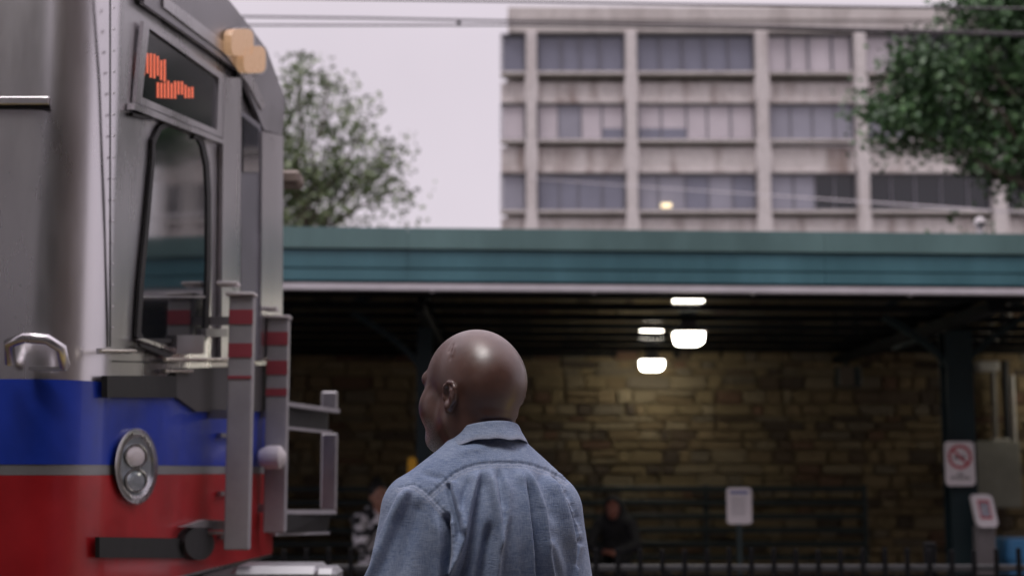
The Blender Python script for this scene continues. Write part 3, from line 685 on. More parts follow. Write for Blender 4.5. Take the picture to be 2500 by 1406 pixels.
K('chrome_warm_glint', (.80, .75, .64), .25, .7); K('lens_glass', (.38, .42, .46), .12, .3); K('post_white', (.33, .32, .345), .45); K('post_red', (.33, .055, .075), .5); K('under_grey', (.06, .058, .06), .7)
FO = Vector((-1.105, 4.0, 0)); fa = R(4); fe = Vector((math.sin(fa), math.cos(fa), 0)); fn = Vector((math.cos(fa), -math.sin(fa), 0))
def fp(px, py, off=0.): return on_plane(px, py, FO + fn * off, fn)
Tr = thing('train', 'stainless steel commuter train with blue and red stripes passing at the left', 'train', (-6, 5.1, -.08))
def fpoly(name, pts, d0, d1, m, parent=None):
    P = [fp(x, y, d1) for x, y in pts]; return MB().prism(P, -fn * (d1 - d0)).build(name, M_[m], parent or Tr)
def fbox(name, x0, y0, x1, y1, d0, d1, m, parent=None): return fpoly(name, [(x0, y0), (x1, y0), (x1, y1), (x0, y1)], d0, d1, m, parent)
Y0, Y1 = 3.87, 6.20
def outline(ins, r=.19, back=-13.0):
    y0, y1 = Y0 + ins, Y1 - ins
    def front(y): return FO.x - ins / math.cos(fa) + math.tan(fa) * (y - FO.y)
    pts = []
    for yc, sgn in ((y0, 1), (y1, -1)):
        cx, cy = front(yc + sgn * r) - r, yc + sgn * r; arc = []
        for k in range(9):
            a = R(-90 + 90 * k / 8) if sgn > 0 else R(90 * k / 8); arc.append((cx + r * math.cos(a), cy + r * math.sin(a)))
        pts += arc
    return [(back, y0)] + pts + [(back, y1)]
def band(name, zs, m, parent=None, cap=(True, True)):
    return MB().rings([[Vector((x, y, z)) for x, y in outline(i)] for z, i in zs], cap=cap).build(name, M_[m], parent or Tr, smooth=35)
band('body_shell', [(1.15, .003), (2.55, .003), (2.98, .012)], 'stainless')
band('blue_stripe', [(1.506, .001), (1.506, 0), (1.728, 0), (1.728, .001)], 'train_blue', cap=(False, False))
band('silver_stripe', [(1.478, .0022), (1.4785, .0012), (1.5055, .0012), (1.5055, .0022)], 'stripe_silver', cap=(False, False))
band('red_stripe', [(1.160, .001), (1.160, 0), (1.4775, 0), (1.4775, .001)], 'train_red', cap=(False, False))
band('roof', [(2.981, .0), (3.03, .02), (3.09, .06), (3.14, .12), (3.18, .22), (3.20, .40), (3.21, .8)], 'roof_grey')
band('underframe', [(.72, .28), (1.0, .10), (1.149, .03)], 'under_grey')
for x in (-3.2, -5.4):
    for y in (4.30, 5.80):
        w = MB(); w.rings([[Vector((x + r * math.cos(a), y + dy, .34 + r * math.sin(a))) for a in np.linspace(0, 2 * math.pi, 25)[:-1]] for r, dy in ((.2, -.06), (.42, -.06), (.42, .05), (.45, .05), (.45, .07), (.2, .07))]); w.build('wheel', M_['rail_steel'], Tr, smooth=40)
    MB().tube([(x, 4.2, .34), (x, 5.9, .34)], .07, 10).build('axle', M_['under_grey'], Tr)
MB().box((-6.2, 4.12, .25), (-2.4, 4.20, .55), .03).build('bogie_frame', M_['under_grey'], Tr); MB().box((-6.2, 5.9, .25), (-2.4, 5.98, .55), .03).build('bogie_frame', M_['under_grey'], Tr)
# side: window band seam, door, windows further back
MB().box((-12.9, Y0 - .012, 2.462), (-1.24, Y0 + .004, 2.484), .003).build('side_moulding', M_['stainless'], Tr)
MB().box((-12.9, Y0 - .004, 2.452), (-1.24, Y0 + .004, 2.4615)).build('seam', M_['rubber'], Tr)
for xa in (-3.6, -5.3, -7.0, -8.7):
    w = MB().prism([(x, Y0 - .004, z) for x, z in rounded(xa, 2.12, 1.2, .62, .09)], (0, .01, 0)).build('window', M_['glass_black'], Tr)
    g = MB(); q0, q1 = rounded(xa, 2.12, 1.2, .62, .09), rounded(xa, 2.12, 1.28, .70, .12)
    g.rings([[Vector((x, y, z)) for x, z in q] for q, y in ((q0, Y0 + .002), (q0, Y0 - .010), (q1, Y0 - .010), (q1, Y0 + .002))], cap=(False, False)); g.build('gasket', M_['rubber'], w)
MB().box((-2.55, Y0 - .006, 1.74), (-1.66, Y0 + .004, 2.9)).build('door', M_['stainless_dull'], Tr)
hh = MB(); hh.tube([at(25, 885, 3.83), at(22, 838, 3.79), at(60, 824, 3.77), at(115, 828, 3.77), at(150, 850, 3.78), at(158, 892, 3.83)], .014, 10); hh.build('grab_handle', M_['stainless'], Tr, smooth=60)
MB().box(at(70, 895, 3.84), at(165, 905, 3.868)).build('handle_bracket', M_['stainless_dull'], Tr)
# destination sign
fr_ = [(352, 52), (550, 184), (545, 338), (332, 250)]; inn = [(365, 70), (535, 191), (530, 318), (347, 238)]
g = MB()
for i in range(4):
    j = (i + 1) % 4; P = [fp(*fr_[i], .012), fp(*fr_[j], .012), fp(*inn[j], .012), fp(*inn[i], .012)]; g.prism(P, -fn * .012)
sg = fpoly('destination_sign', inn, 0, .003, 'sign_glass'); g.build('sign_frame', M_['stainless'], sg)
for r_, (xa, xb, f0, f1) in enumerate(((350, 408, lambda x: 131 + max(0, x - 372) * .55, lambda x: 186 + (x - 350) * .30), (384, 470, lambda x: 196 + (x - 384) * .06 + max(0, x - 448) * .6, lambda x: 240 + (x - 384) * .02))):
    b = MB(); x = xa; q = random.Random(4 + r_)
    while x < xb:                                   # columns of lit dots
        y = f0(x) + q.choice((0, 0, 6)); ye = f1(x) - q.choice((0, 0, 0, 8))
        while y < ye - 3:
            b.prism([fp(x, y, .005), fp(x + 4.2, y + .5, .005), fp(x + 4.2, y + 4.9, .005), fp(x, y + 4.4, .005)], -fn * .0015); y += 5.4
        x += 8.4
    b.build('led_row', M_['led'], sg, kind='stuff')
fpoly('drip_ledge', [(330, 252), (545, 340), (545, 352), (328, 268)], 0, .022, 'stainless')
fpoly('slit_shadow_bar', [(325, 276), (372, 287), (372, 294), (325, 284)], .0, .012, 'rubber'); fpoly('slit_shadow_bar', [(474, 330), (530, 333), (530, 341), (474, 340)], .0, .012, 'rubber')  # left dark strip paints the shadow slit under the ledge; right is a handle
# visor and marker lights
fpoly('visor', [(352, 10), (470, 92), (588, 178), (645, 318), (690, 330), (697, 245), (652, 122), (606, 60), (560, 2), (470, -60), (352, -60)], 0, .014, 'stainless_dull')
fpoly('visor_rib', [(400, -10), (470, 42), (560, 112), (620, 190), (648, 260), (640, 270), (606, 205), (550, 132), (462, 66), (400, 18)], .0145, .022, 'stainless')
for cx, cy in ((592, 104), (622, 146)):
    m = fpoly('marker_light', [(cx + 27 * math.copysign(abs(math.cos(a)) ** .5, math.cos(a)), cy + 33 * math.copysign(abs(math.sin(a)) ** .5, math.sin(a))) for a in np.linspace(0, 2 * math.pi, 25)[:-1]], .0222, .05, 'amber_lens')
    fpoly('light_base', [(cx + 31 * math.copysign(abs(math.cos(a)) ** .5, math.cos(a)), cy + 37 * math.copysign(abs(math.sin(a)) ** .5, math.sin(a))) for a in np.linspace(0, 2 * math.pi, 25)[:-1]], .0221, .028, 'stainless', m)
# cab window with arched top
arch = [(378, 400), (380, 352), (394, 320), (422, 304), (450, 306), (474, 324), (492, 356), (502, 405), (506, 480), (506, 640), (500, 812), (490, 826), (352, 826), (345, 810), (352, 690), (366, 540)]
cxw, cyw = 430, 580; out = [(cxw + (x - cxw) * 1.13, cyw + (y - cyw) * 1.045) for x, y in arch]
w = fpoly('cab_window', arch, 0, .004, 'glass_black'); g = MB(); n_ = len(arch)
for i in range(n_):
    j = (i + 1) % n_; g.prism([fp(*arch[i], .009), fp(*out[i], .009), fp(*out[j], .009), fp(*arch[j], .009)], -fn * .009)
g.build('gasket', M_['rubber'], w); fpoly('window_rail', [(350, 722), (503, 722), (503, 727), (350, 727)], .0045, .008, 'stainless_dull', w)
fpoly('wiper', [(336, 828), (352, 826), (446, 856), (446, 864), (430, 862)], .012, .022, 'stainless'); fpoly('wiper_blade', [(340, 838), (425, 864), (412, 874), (345, 846)], .01, .018, 'rubber')
# end-door recess between two deep jambs
fpoly('door_jamb', [(545, 338), (550, 190), (590, 190), (585, 880), (540, 880)], 0, .014, 'stainless'); fpoly('door_jamb', [(640, 322), (692, 332), (690, 880), (637, 880)], 0, .02, 'stainless')
fpoly('end_door', [(589, 270), (637, 305), (635, 880), (588, 880)], 0, .01, 'roof_grey'); fpoly('end_door_window', [(594, 285), (632, 316), (632, 420), (594, 420)], .0102, .016, 'glass_black')
fbox('seam', 268, -40, 271, 846, 0, .0015, 'rubber'); fpoly('seam', [(275, 880), (430, 884), (430, 887), (275, 883)], 0, .0015, 'rubber')
for k_ in range(16): fpoly('rivet', [(279 + 2.6 * math.cos(a_), 20 + 52 * k_ + 2.6 * math.sin(a_)) for a_ in np.linspace(0, 2 * math.pi, 9)[:-1]], 0, .003, 'stainless')
# receptacle shelf, hand rails (cream tint painted for lamp glints) and boxes under the window
fpoly('cable_shelf', [(430, 900), (690, 890), (690, 1004), (480, 1004), (430, 968)], 0, .012, 'under_grey'); fbox('cable_box', 262, 917, 432, 970, 0, .016, 'black_box')
for x0, y0, x1, y1, d in ((432, 818, 500, 864, .09), (503, 802, 556, 822, .08)): fbox('receptacle', x0, y0, x1, y1, 0, d * .25, 'stainless_dull')
for x0, y0, x1, y1, d in ((245, 852, 330, 862, .03), (402, 872, 572, 884, .04), (640, 872, 690, 882, .04), (402, 902, 470, 910, .03)): 
    ym = (y0 + y1) / 2; hb = MB(); pa, pb = fp(x0, ym, .016 + d * .2), fp(x1, ym, .016 + d * .2); rb = (y1 - y0) / 2 / F * pa.y * .9
    hb.tube([pa, pb], rb, 10); hb = hb.build('hand_rail', M_['chrome_warm_glint'], Tr, smooth=50)
    for e_ in (.12, .88): pe = pa.lerp(pb, e_); MB().bar(pe, pe - fn * (.015 + d * .2), .014).build('rail_stud', M_['stainless_dull'], hb)
# oval headlight pod
def oval(cx, cy, rx, ry, n=32): return [(cx + rx * math.cos(a), cy + ry * math.sin(a)) for a in np.linspace(0, 2 * math.pi, n + 1)[:-1]]
hl = MB(); hl.rings([[fp(x, y, d) for x, y in oval(333, 1138, rx, ry)] for rx, ry, d in ((54, 94, .0), (52, 91, .014), (44, 80, .018), (38, 72, .010))], cap=(False, False))
for i_ in range(1): pass
hl = hl.build('headlight', M_['stainless'], Tr, smooth=50)
fpoly('lens', oval(333, 1138, 38, 72), .002, .010, 'lens_glass', hl)
for cy_ in (1112, 1172):
    rb = MB().rings([[fp(333 + x, cy_ + y, d) for x, y in oval(0, 0, rx, ry, 24)] for rx, ry, d in ((29, 30, .0102), (28, 29, .015), (24, 25, .015), (23, 24, .011))], cap=(False, False)).build('lamp_ring', M_['stainless'], hl, smooth=50)
    MB().rings([[fp(333 + x, cy_ + y, d) for x, y in oval(0, 0, rx, ry, 24)] for rx, ry, d in ((23, 24, .0105), (16, 17, .0145), (7, 7, .016))]).build('bulb', M_['lens_glass' if cy_ > 1150 else 'plastic_white'], hl, smooth=50)
# coupler pocket, hoses and bars
fpoly('step_slot', [(243, 1310), (500, 1314), (500, 1362), (243, 1360)], 0, .012, 'black_box')
fpoly('hose_coupling', oval(488, 1326, 36, 40), 0, .03, 'rubber'); fbox('handrail', 508, 1296, 590, 1304, .02, .035, 'stainless'); fpoly('foot_step', [(446, 1286), (500, 1268), (560, 1270), (520, 1288)], .008, .03, 'stainless_dull')
for y in (1062, 1204, 1310): fbox('step_rung', 540, y - 5, 588, y + 5, .006, .02, 'stainless_dull')
a = at(522, 1362, 4.75); b = at(660, 1406, 4.75)
MB().box((-1.06, 4.95, 1.02), (-.80, 5.45, 1.145), .02).build('coupler_beam', M_['under_grey'], Tr)
cc = MB(); cc.box((-.95, 5.02, 1.06), (-.64, 5.30, 1.172), .03); cc.box((-.66, 4.96, 1.03), (-.58, 5.16, 1.168), .02); cc.build('coupler', M_['galvanised'], Tr)
# striped gate posts
def gate_post(x0, x1, yt, segs, ye, Y):
    a, b = at(x0, yt, Y), at(x1, ye, Y); ps = MB().box((a.x, Y, b.z), (b.x, Y + .05, a.z), .004).build('gate_post', M_['post_white'], Tr)
    MB().box((a.x - .012, Y - .012, a.z + .0005), (b.x + .004, Y + .062, a.z + .012), .003).build('cap', M_['plastic_white'], ps)
    for ya, yb, m in segs: MB().box((a.x + .001, Y - .003, at(x0, yb, Y).z), (b.x - .001, Y - .0005, at(x0, ya, Y).z)).build('band', M_[m], ps)
    for yb in (yt + 60, 1010, ye - 60): z_ = at(x0, yb, Y).z; MB().box((a.x - .10, Y + .015, z_ - .015), (a.x - .001, Y + .035, z_ + .015)).build('bracket', M_['stainless_dull'], ps)
gate_post(560, 606, 722, ((756, 791, 'post_red'), (838, 872, 'post_red'), (917, 924, 'post_red')), 1342, 5.0)
gate_post(652, 695, 777, ((810, 842, 'post_red'), (880, 914, 'post_red'), (948, 966, 'post_red')), 1300, 5.75)
for q in (((528, 686), (580, 696), 4.98), ((630, 748), (676, 757), 5.73)):
    a, b = at(*q[0], q[2]), at(*q[1], q[2]); MB().box((a.x, q[2], b.z), (b.x, q[2] + .06, a.z), .004).build('cap_plate', M_['plastic_white'], Tr)
lp = at(672, 1116, 5.70); MB().rings([[lp + fe * (r * math.cos(a)) + Vector((0, 0, r * math.sin(a))) + fn * d for a in np.linspace(0, 2 * math.pi, 17)[:-1]] for r, d in ((.03, -.06), (.045, -.03), (.045, .02), (.02, .04))]).build('tail_lamp', M_['plastic_white'], Tr, smooth=50)
# folding gate reaching ahead of the car end
gA, gB = 5.9, 6.45
gt = MB().bar(at(690, 985, gA), at(822, 1003, gB), .03, .018).build('end_gate', M_['post_white'], Tr)
for q in ((690, 1043, 806, 1055, .02, .012), (668, 1249, 814, 1249, .03, .018), (668, 1304, 800, 1300, .02, .01)): MB().bar(at(q[0], q[1], gA), at(q[2], q[3], gB), q[4], q[5]).build('gate_rail', M_['post_white'], gt)
MB().prism([at(692, 990, gA + .02), at(800, 1004, gB), at(800, 1051, gB), at(692, 1040, gA + .02)], (0, .02, 0)).build('gate_panel', M_['black_box'], gt)
MB().prism([at(690, 1254, gA + .02), at(806, 1254, gB), at(798, 1297, gB), at(690, 1301, gA + .02)], (0, .02, 0)).build('gate_panel', M_['black_box'], gt)
for ya, yb in ((955, 1000), (1057, 1244)):
    p0, p1 = at(804, ya, gB + .02), at(804, yb, gB + .02); MB().box((p0.x - .035, p0.y, p1.z), (p0.x + .035, p0.y + .03, p0.z), .006).build('gate_stile', M_['stainless_dull'], gt)
p0 = at(700, 440, 6.3); ms = MB(); ms.box((p0.x - .11, 6.24, p0.z - .028), (p0.x + .065, 6.38, p0.z + .035), .02); ms.build('wing_mirror', mat('mirror_brown', (.24, .19, .165), .5), Tr)

# ------------------------------------------------------------------ people
def person_mats(pfx, skin, top):
    pass
def skin_mat(name, col, rough=.42, beard=False):
    m, nt, b = new_mat(name); N, L = nt.nodes, nt.links
    tc = N.new('ShaderNodeTexCoord'); no = N.new('ShaderNodeTexNoise'); no.inputs['Scale'].default_value = 28; no.inputs['Detail'].default_value = 6; L.new(tc.outputs['Object'], no.inputs['Vector'])
    cr = N.new('ShaderNodeValToRGB'); cr.color_ramp.elements[0].position = .3; cr.color_ramp.elements[1].position = .72
    cr.color_ramp.elements[0].color = (col[0] * .78, col[1] * .74, col[2] * .74, 1); cr.color_ramp.elements[1].color = (col[0] * 1.2, col[1] * 1.18, col[2] * 1.15, 1); L.new(no.outputs[0], cr.inputs[0])
    n2 = N.new('ShaderNodeTexNoise'); n2.inputs['Scale'].default_value = 420; n2.inputs['Detail'].default_value = 3; L.new(tc.outputs['Object'], n2.inputs['Vector'])
    n3 = N.new('ShaderNodeTexNoise'); n3.inputs['Scale'].default_value = 60; n3.inputs['Detail'].default_value = 4; L.new(tc.outputs['Object'], n3.inputs['Vector'])
    ad = N.new('ShaderNodeMath'); ad.operation = 'MULTIPLY_ADD'; ad.inputs[1].default_value = .35; L.new(n2.outputs[0], ad.inputs[0]); L.new(n3.outputs[0], ad.inputs[2])
    bp = N.new('ShaderNodeBump'); bp.inputs['Strength'].default_value = .12; bp.inputs['Distance'].default_value = .0025; L.new(ad.outputs[0], bp.inputs['Height']); L.new(bp.outputs[0], b.inputs['Normal'])
    last = cr.outputs[0]
    if beard:
        at_ = N.new('ShaderNodeAttribute'); at_.attribute_name = 'beard'
        n4 = N.new('ShaderNodeTexNoise'); n4.inputs['Scale'].default_value = 600; n4.inputs['Detail'].default_value = 2; L.new(tc.outputs['Object'], n4.inputs['Vector'])
        c2 = N.new('ShaderNodeValToRGB'); c2.color_ramp.elements[0].position = .38; c2.color_ramp.elements[1].position = .58
        c2.color_ramp.elements[0].color = (.02, .016, .015, 1); c2.color_ramp.elements[1].color = (.62, .60, .60, 1); L.new(n4.outputs[0], c2.inputs[0])
        mu = N.new('ShaderNodeMath'); mu.operation = 'MULTIPLY'; L.new(at_.outputs['Fac'], mu.inputs[0]); mu.inputs[1].default_value = .85
        mxx = N.new('ShaderNodeMix'); mxx.data_type = 'RGBA'; L.new(mu.outputs[0], mxx.inputs[0]); L.new(last, mxx.inputs[6]); L.new(c2.outputs[0], mxx.inputs[7]); last = mxx.outputs[2]
    L.new(last, b.inputs['Base Color']); b.inputs['Roughness'].default_value = rough
    rm = N.new('ShaderNodeMapRange'); rm.inputs[1].default_value = .3; rm.inputs[2].default_value = .7; rm.inputs[3].default_value = rough - .06; rm.inputs[4].default_value = rough + .1; L.new(n3.outputs[0], rm.inputs[0]); L.new(rm.outputs[0], b.inputs['Roughness'])
    b.inputs['Subsurface Weight'].default_value = .06; b.inputs['Subsurface Radius'].default_value = (.012, .005, .003); b.inputs['Subsurface Scale'].default_value = 1
    M_[name] = m; return m
skin_mat('skin_dark', (.092, .043, .032), .40, beard=True)
b_ = M_['skin_dark'].node_tree.nodes['Principled BSDF']; b_.inputs['Specular IOR Level'].default_value = .6; b_.inputs['Coat Weight'].default_value = .7; b_.inputs['Coat Roughness'].default_value = .34; skin_mat('skin_warm', (.40, .21, .15)); skin_mat('skin_ruddy', (.42, .17, .13))
# pale blue woven shirt cloth
m, nt, b = new_mat('chambray'); N, L = nt.nodes, nt.links
tc = N.new('ShaderNodeTexCoord')
def nz(scale, st, det=4):
    mp = N.new('ShaderNodeMapping'); mp.inputs['Scale'].default_value = st; L.new(tc.outputs['Object'], mp.inputs[0])
    n = N.new('ShaderNodeTexNoise'); n.inputs['Scale'].default_value = scale; n.inputs['Detail'].default_value = det; L.new(mp.outputs[0], n.inputs['Vector']); return n
na, nb_, nc, nd = nz(520, (1, 1, .16)), nz(520, (.16, .16, 1)), nz(14, (1, 1, .7), 7), nz(75, (1, 1, 1), 4)
sm = N.new('ShaderNodeMath'); sm.operation = 'ADD'; L.new(na.outputs[0], sm.inputs[0]); L.new(nb_.outputs[0], sm.inputs[1])
s2 = N.new('ShaderNodeMath'); s2.operation = 'MULTIPLY_ADD'; s2.inputs[1].default_value = 1.0; L.new(nc.outputs[0], s2.inputs[0]); L.new(sm.outputs[0], s2.inputs[2])
s3 = N.new('ShaderNodeMath'); s3.operation = 'MULTIPLY_ADD'; s3.inputs[1].default_value = .5; L.new(nd.outputs[0], s3.inputs[0]); L.new(s2.outputs[0], s3.inputs[2])
rm = N.new('ShaderNodeMapRange'); rm.inputs[1].default_value = 1.38; rm.inputs[2].default_value = 2.12; L.new(s3.outputs[0], rm.inputs[0])
mx = N.new('ShaderNodeMix'); mx.data_type = 'RGBA'; mx.inputs[6].default_value = (.132, .180, .295, 1); mx.inputs[7].default_value = (.285, .338, .455, 1); L.new(rm.outputs[0], mx.inputs[0])
sa = N.new('ShaderNodeAttribute'); sa.attribute_name = 'seam'
m2 = N.new('ShaderNodeMix'); m2.data_type = 'RGBA'; m2.inputs[7].default_value = (.44, .45, .52, 1); L.new(mx.outputs[2], m2.inputs[6])
sf = N.new('ShaderNodeMath'); sf.operation = 'MULTIPLY'; sf.inputs[1].default_value = .42; L.new(sa.outputs['Fac'], sf.inputs[0]); L.new(sf.outputs[0], m2.inputs[0]); L.new(m2.outputs[2], b.inputs['Base Color'])
b.inputs['Roughness'].default_value = .85; b.inputs['Specular IOR Level'].default_value = .25; b.inputs['Sheen Weight'].default_value = .25; b.inputs['Sheen Roughness'].default_value = .45; b.inputs['Sheen Tint'].default_value = (.75, .82, 1, 1)
bp = N.new('ShaderNodeBump'); bp.inputs['Strength'].default_value = .5; bp.inputs['Distance'].default_value = .0016; L.new(s3.outputs[0], bp.inputs['Height']); L.new(bp.outputs[0], b.inputs['Normal'])
M_['chambray'] = m
K('trousers_cloth', (.025, .026, .032), .9, scale=60, bump=.3, bscale=300); K('shoe_leather', (.03, .02, .015), .4); K('eye_white', (.6, .57, .54), .2, var=.02)

# ---- the man in front
MY = R(28); BX, BY = -.055, 2.85
def to_world(P): Q = rotz(P, MY); return Q + np.array([BX, BY, 0])
HC = np.array([-.010, .024, 1.665]); hy, hp = R(17), R(-6)
Rh = np.array(Matrix.Rotation(hy, 3, 'Z') @ Matrix.Rotation(hp, 3, 'X'))
def H(x, y, z): return HC + Rh @ np.array([x, y, z], float)
MH = Rh.T
f = Field(steps((-.36, -.125, .008), (-.125, .11, .0024), (.11, .36, .008)), steps((-.2, -.11, .008), (-.11, .17, .0024), (.17, .30, .008)),
          steps((0, .68, .016), (.68, .98, .007), (.98, 1.48, .014), (1.48, 1.785, .0024)))
# legs, trunk, arms (under the clothes)
for sx in (-1, 1):
    f.cap((sx * .095, 0, .93), (sx * .105, .01, .50), .08, .055, .03).cap((sx * .105, .01, .5), (sx * .11, -.015, .09), .055, .038, .03).cap((sx * .11, -.03, .06), (sx * .125, .14, .045), .036, .03, .03)
    f.cap((sx * .155, -.01, 1.40), (sx * .222, -.03, 1.14), .040, .036, .03).cap((sx * .222, -.03, 1.14), (sx * .25, .05, .90), .036, .028, .02)
    f.ell((sx * .252, .065, .835), (.018, .042, .055), .012)
    for k, (dy, ln) in enumerate(((.036, .085), (.012, .098), (-.012, .090), (-.034, .070))):
        a = np.array((sx * .253, .065 + dy, .800)); kn = a + np.array((-sx * .006, .004, -ln * .5)); f.cap(a, kn, .0095, .009, .006).cap(kn, kn + np.array((-sx * .016, .002, -ln * .42)), .009, .0075, .006)
    a = np.array((sx * .245, .098, .850)); kn = a + np.array((-sx * .01, .025, -.035)); f.cap(a, kn, .013, .0105, .01).cap(kn, kn + np.array((-sx * .008, .006, -.034)), .0105, .0085, .006)
f.ell((0, 0, 1.27), (.14, .08, .21), .04).ell((0, 0, .98), (.14, .10, .14), .05).cap((-.15, -.008, 1.40), (.15, -.008, 1.40), .034, .034, .04)
# neck
f.cap((-.008, -.010, 1.44), H(0, -.020, -.075), .054, .055, .03)
# head
f.ell(H(0, -.004, .0), (.0825, .1065, .0965), .02, M=MH)
f.ell(H(0, -.050, -.016), (.066, .055, .062), .03, M=MH)
f.ell(H(0, .040, -.070), (.066, .066, .068), .03, M=MH)
for sx in (-1, 1):
    f.cap(H(sx * .056, .005, -.082), H(sx * .030, .076, -.106), .023, .021, .03)
    f.ell(H(sx * .049, .060, -.048), (.030, .034, .036), .025, M=MH)
    f.cap(H(sx * .014, .100, .012), H(sx * .048, .080, .012), .0105, .011, .014)
    f.cap(H(sx * .050, -.016, -.06), (sx * .040, -.004, 1.48), .024, .026, .03)
f.cap(H(-.024, .084, -.108), H(.024, .084, -.108), .020, .020, .02)
f.ell(H(0, .085, -.072), (.032, .022, .024), .018, M=MH)
for sx in (-1, 1): f.ell(H(sx * .034, .100, -.006), (.017, .015, .012), .010, 's', M=MH); f.ell(H(sx * .033, .0835, -.006), (.0135, .0125, .0115), .004, M=MH)
f.cap(H(0, .100, .004), H(0, .117, -.036), .009, .0125, .012)
for sx in (-1, 1): f.ell(H(sx * .015, .106, -.041), (.010, .011, .008), .007, M=MH)
f.cap(H(-.018, .104, -.069), H(.018, .104, -.069), .0065, .0065, .006).cap(H(-.016, .102, -.081), H(.016, .102, -.081), .0075, .0075, .006)
f.ell(H(0, -.066, -.078), (.042, .016, .010), .014, M=MH)     # fold of the nape
for sx in (-1, 1):                                                                  # ears
    ec = np.array((sx * .0855, -.024, -.036)); ev = np.array((sx * .12, -.993, 0)); et = np.array((sx * .993, .12, 0)); eu = np.array((0, -.14, .99))
    ev /= np.linalg.norm(ev); eu /= np.linalg.norm(eu); ME = np.array([et, ev, eu]) @ MH
    E = lambda a, v, u: H(*(ec + et * a + ev * v * 1.12 + eu * u * .72))
    f.ell(E(-.001, .000, .003), (.0062, .0200, .0225), .006, M=ME)
    f.ell(E(.008, -.004, -.003), (.0095, .0105, .0125), .004, 's', M=ME); f.ell(E(.006, -.002, .016), (.0052, .0085, .0065), .003, 's', M=ME)
    pts = [E(.004, -.014, .010), E(.005, -.011, .025), E(.005, .000, .0325), E(.005, .012, .028), E(.005, .0175, .014), E(.004, .0175, 0), E(.003, .0135, -.014), E(.002, .006, -.024)]
    for a, c_ in zip(pts, pts[1:]): f.cap(a, c_, .0037, .0037, .004)
    pts = [E(.004, .004, .020), E(.0055, .0085, .008), E(.005, .0085, -.004), E(.003, .004, -.014)]
    for a, c_ in zip(pts, pts[1:]): f.cap(a, c_, .0032, .0032, .004)
    f.ell(E(.001, -.006, -.0290), (.0058, .0090, .0085), .006, M=ME); f.ell(E(.003, -.015, -.004), (.004, .0045, .0065), .004, M=ME)
P, Q = f.net(2); P = to_world(P)
N_ = vnormals(P, Q)
if ((P - P.mean(0)) * N_).sum(1).mean() < 0: Q = Q[:, ::-1]; N_ = -N_
px, py = project(P); fac = ((P - np.array(CAM)) * N_).sum(1) < 0
for pts, amp, sg_ in (([(1108, 838), (1100, 850), (1093, 862)], -.0013, 3.5), ([(1104, 852), (1099, 866), (1098, 880)], -.0010, 3.0), ([(1112, 842), (1106, 858), (1102, 872)], .0010, 4)):
    D, SD, T_ = poly_dist(px, py, pts); wgt = amp * np.exp(-(D / sg_) ** 2) * np.clip(np.minimum(T_, 1 - T_) * 5 + .2, 0, 1) * fac; P = P + N_ * wgt[:, None]
hl_ = (rotz(P - np.array([BX, BY, 0]), -MY) - HC) @ Rh          # head coordinates
brd = np.clip((-.066 - hl_[:, 2] + (hl_[:, 1] - .05) * .25) / .018, 0, 1) * np.clip((hl_[:, 1] - .030) / .05, .0, 1) * np.clip((hl_[:, 2] + .15) / .01, 0, 1)
Man = thing('person', 'bald man in a pale blue chambray shirt seen from behind, looking towards the train', 'person', (BX, BY, 0))
np_obj('body', P, Q, M_['skin_dark'], Man, attrs={'beard': brd})
for sx in (-1, 1):
    e = Vector(to_world(H(sx * .033, .0845, -.006)[None])[0]); g = MB()
    g.rings([[e + Vector((.0122 * math.sin(t_) * math.cos(a), .0122 * math.sin(t_) * math.sin(a), .0122 * math.cos(t_))) for a in np.linspace(0, 2 * math.pi, 13)[:-1]] for t_ in np.linspace(.05, 3.09, 9)][::-1]); g.build('eye', M_['eye_white'], Man, smooth=60)

# ---- shirt
f = Field(steps((-.36, .34, .0028)), steps((-.20, .12, .0028), (.12, .24, .006)), steps((.84, 1.20, .008), (1.20, 1.60, .0028)))
f.cap((0, -.012, 1.52), (0, -.008, 1.555), .059, .057, .02)
f.ell((0, .005, 1.31), (.182, .128, .23), .05).ell((0, -.050, 1.39), (.145, .085, .125), .05).ell((0, .012, 1.05), (.185, .150, .26), .05).ell((0, 0, .93), (.19, .14, .2), .05)
for sx in (-1, 1):
    e_ = .014 if sx > 0 else 0
    f.cap((sx * .045, -.018, 1.510), (sx * (.150 - e_), -.012, 1.436), .042, .048, .035)
    f.cap((sx * (.153 - e_ * .6), -.012, 1.408), (sx * (.216 - 2.8 * e_), -.03, 1.15), .059, .060, .028)
    f.cap((sx * (.216 - 2.8 * e_), -.03, 1.15), (sx * .25, .045, .915), .057, .042, .02)
f.below(.86)
P, Q = f.net(2); P = to_world(P); N_ = vnormals(P, Q)
if ((P - P.mean(0)) * N_).sum(1).mean() < 0: Q = Q[:, ::-1]; N_ = -N_
px, py = project(P); fac = np.clip(-((P - np.array(CAM)) * N_).sum(1) / np.linalg.norm(P - np.array(CAM), axis=1) * 6 + .3, 0, 1)
disp = np.zeros(len(P)); seam = np.zeros(len(P))
E1 = (0, 1)      # taper at start only / both
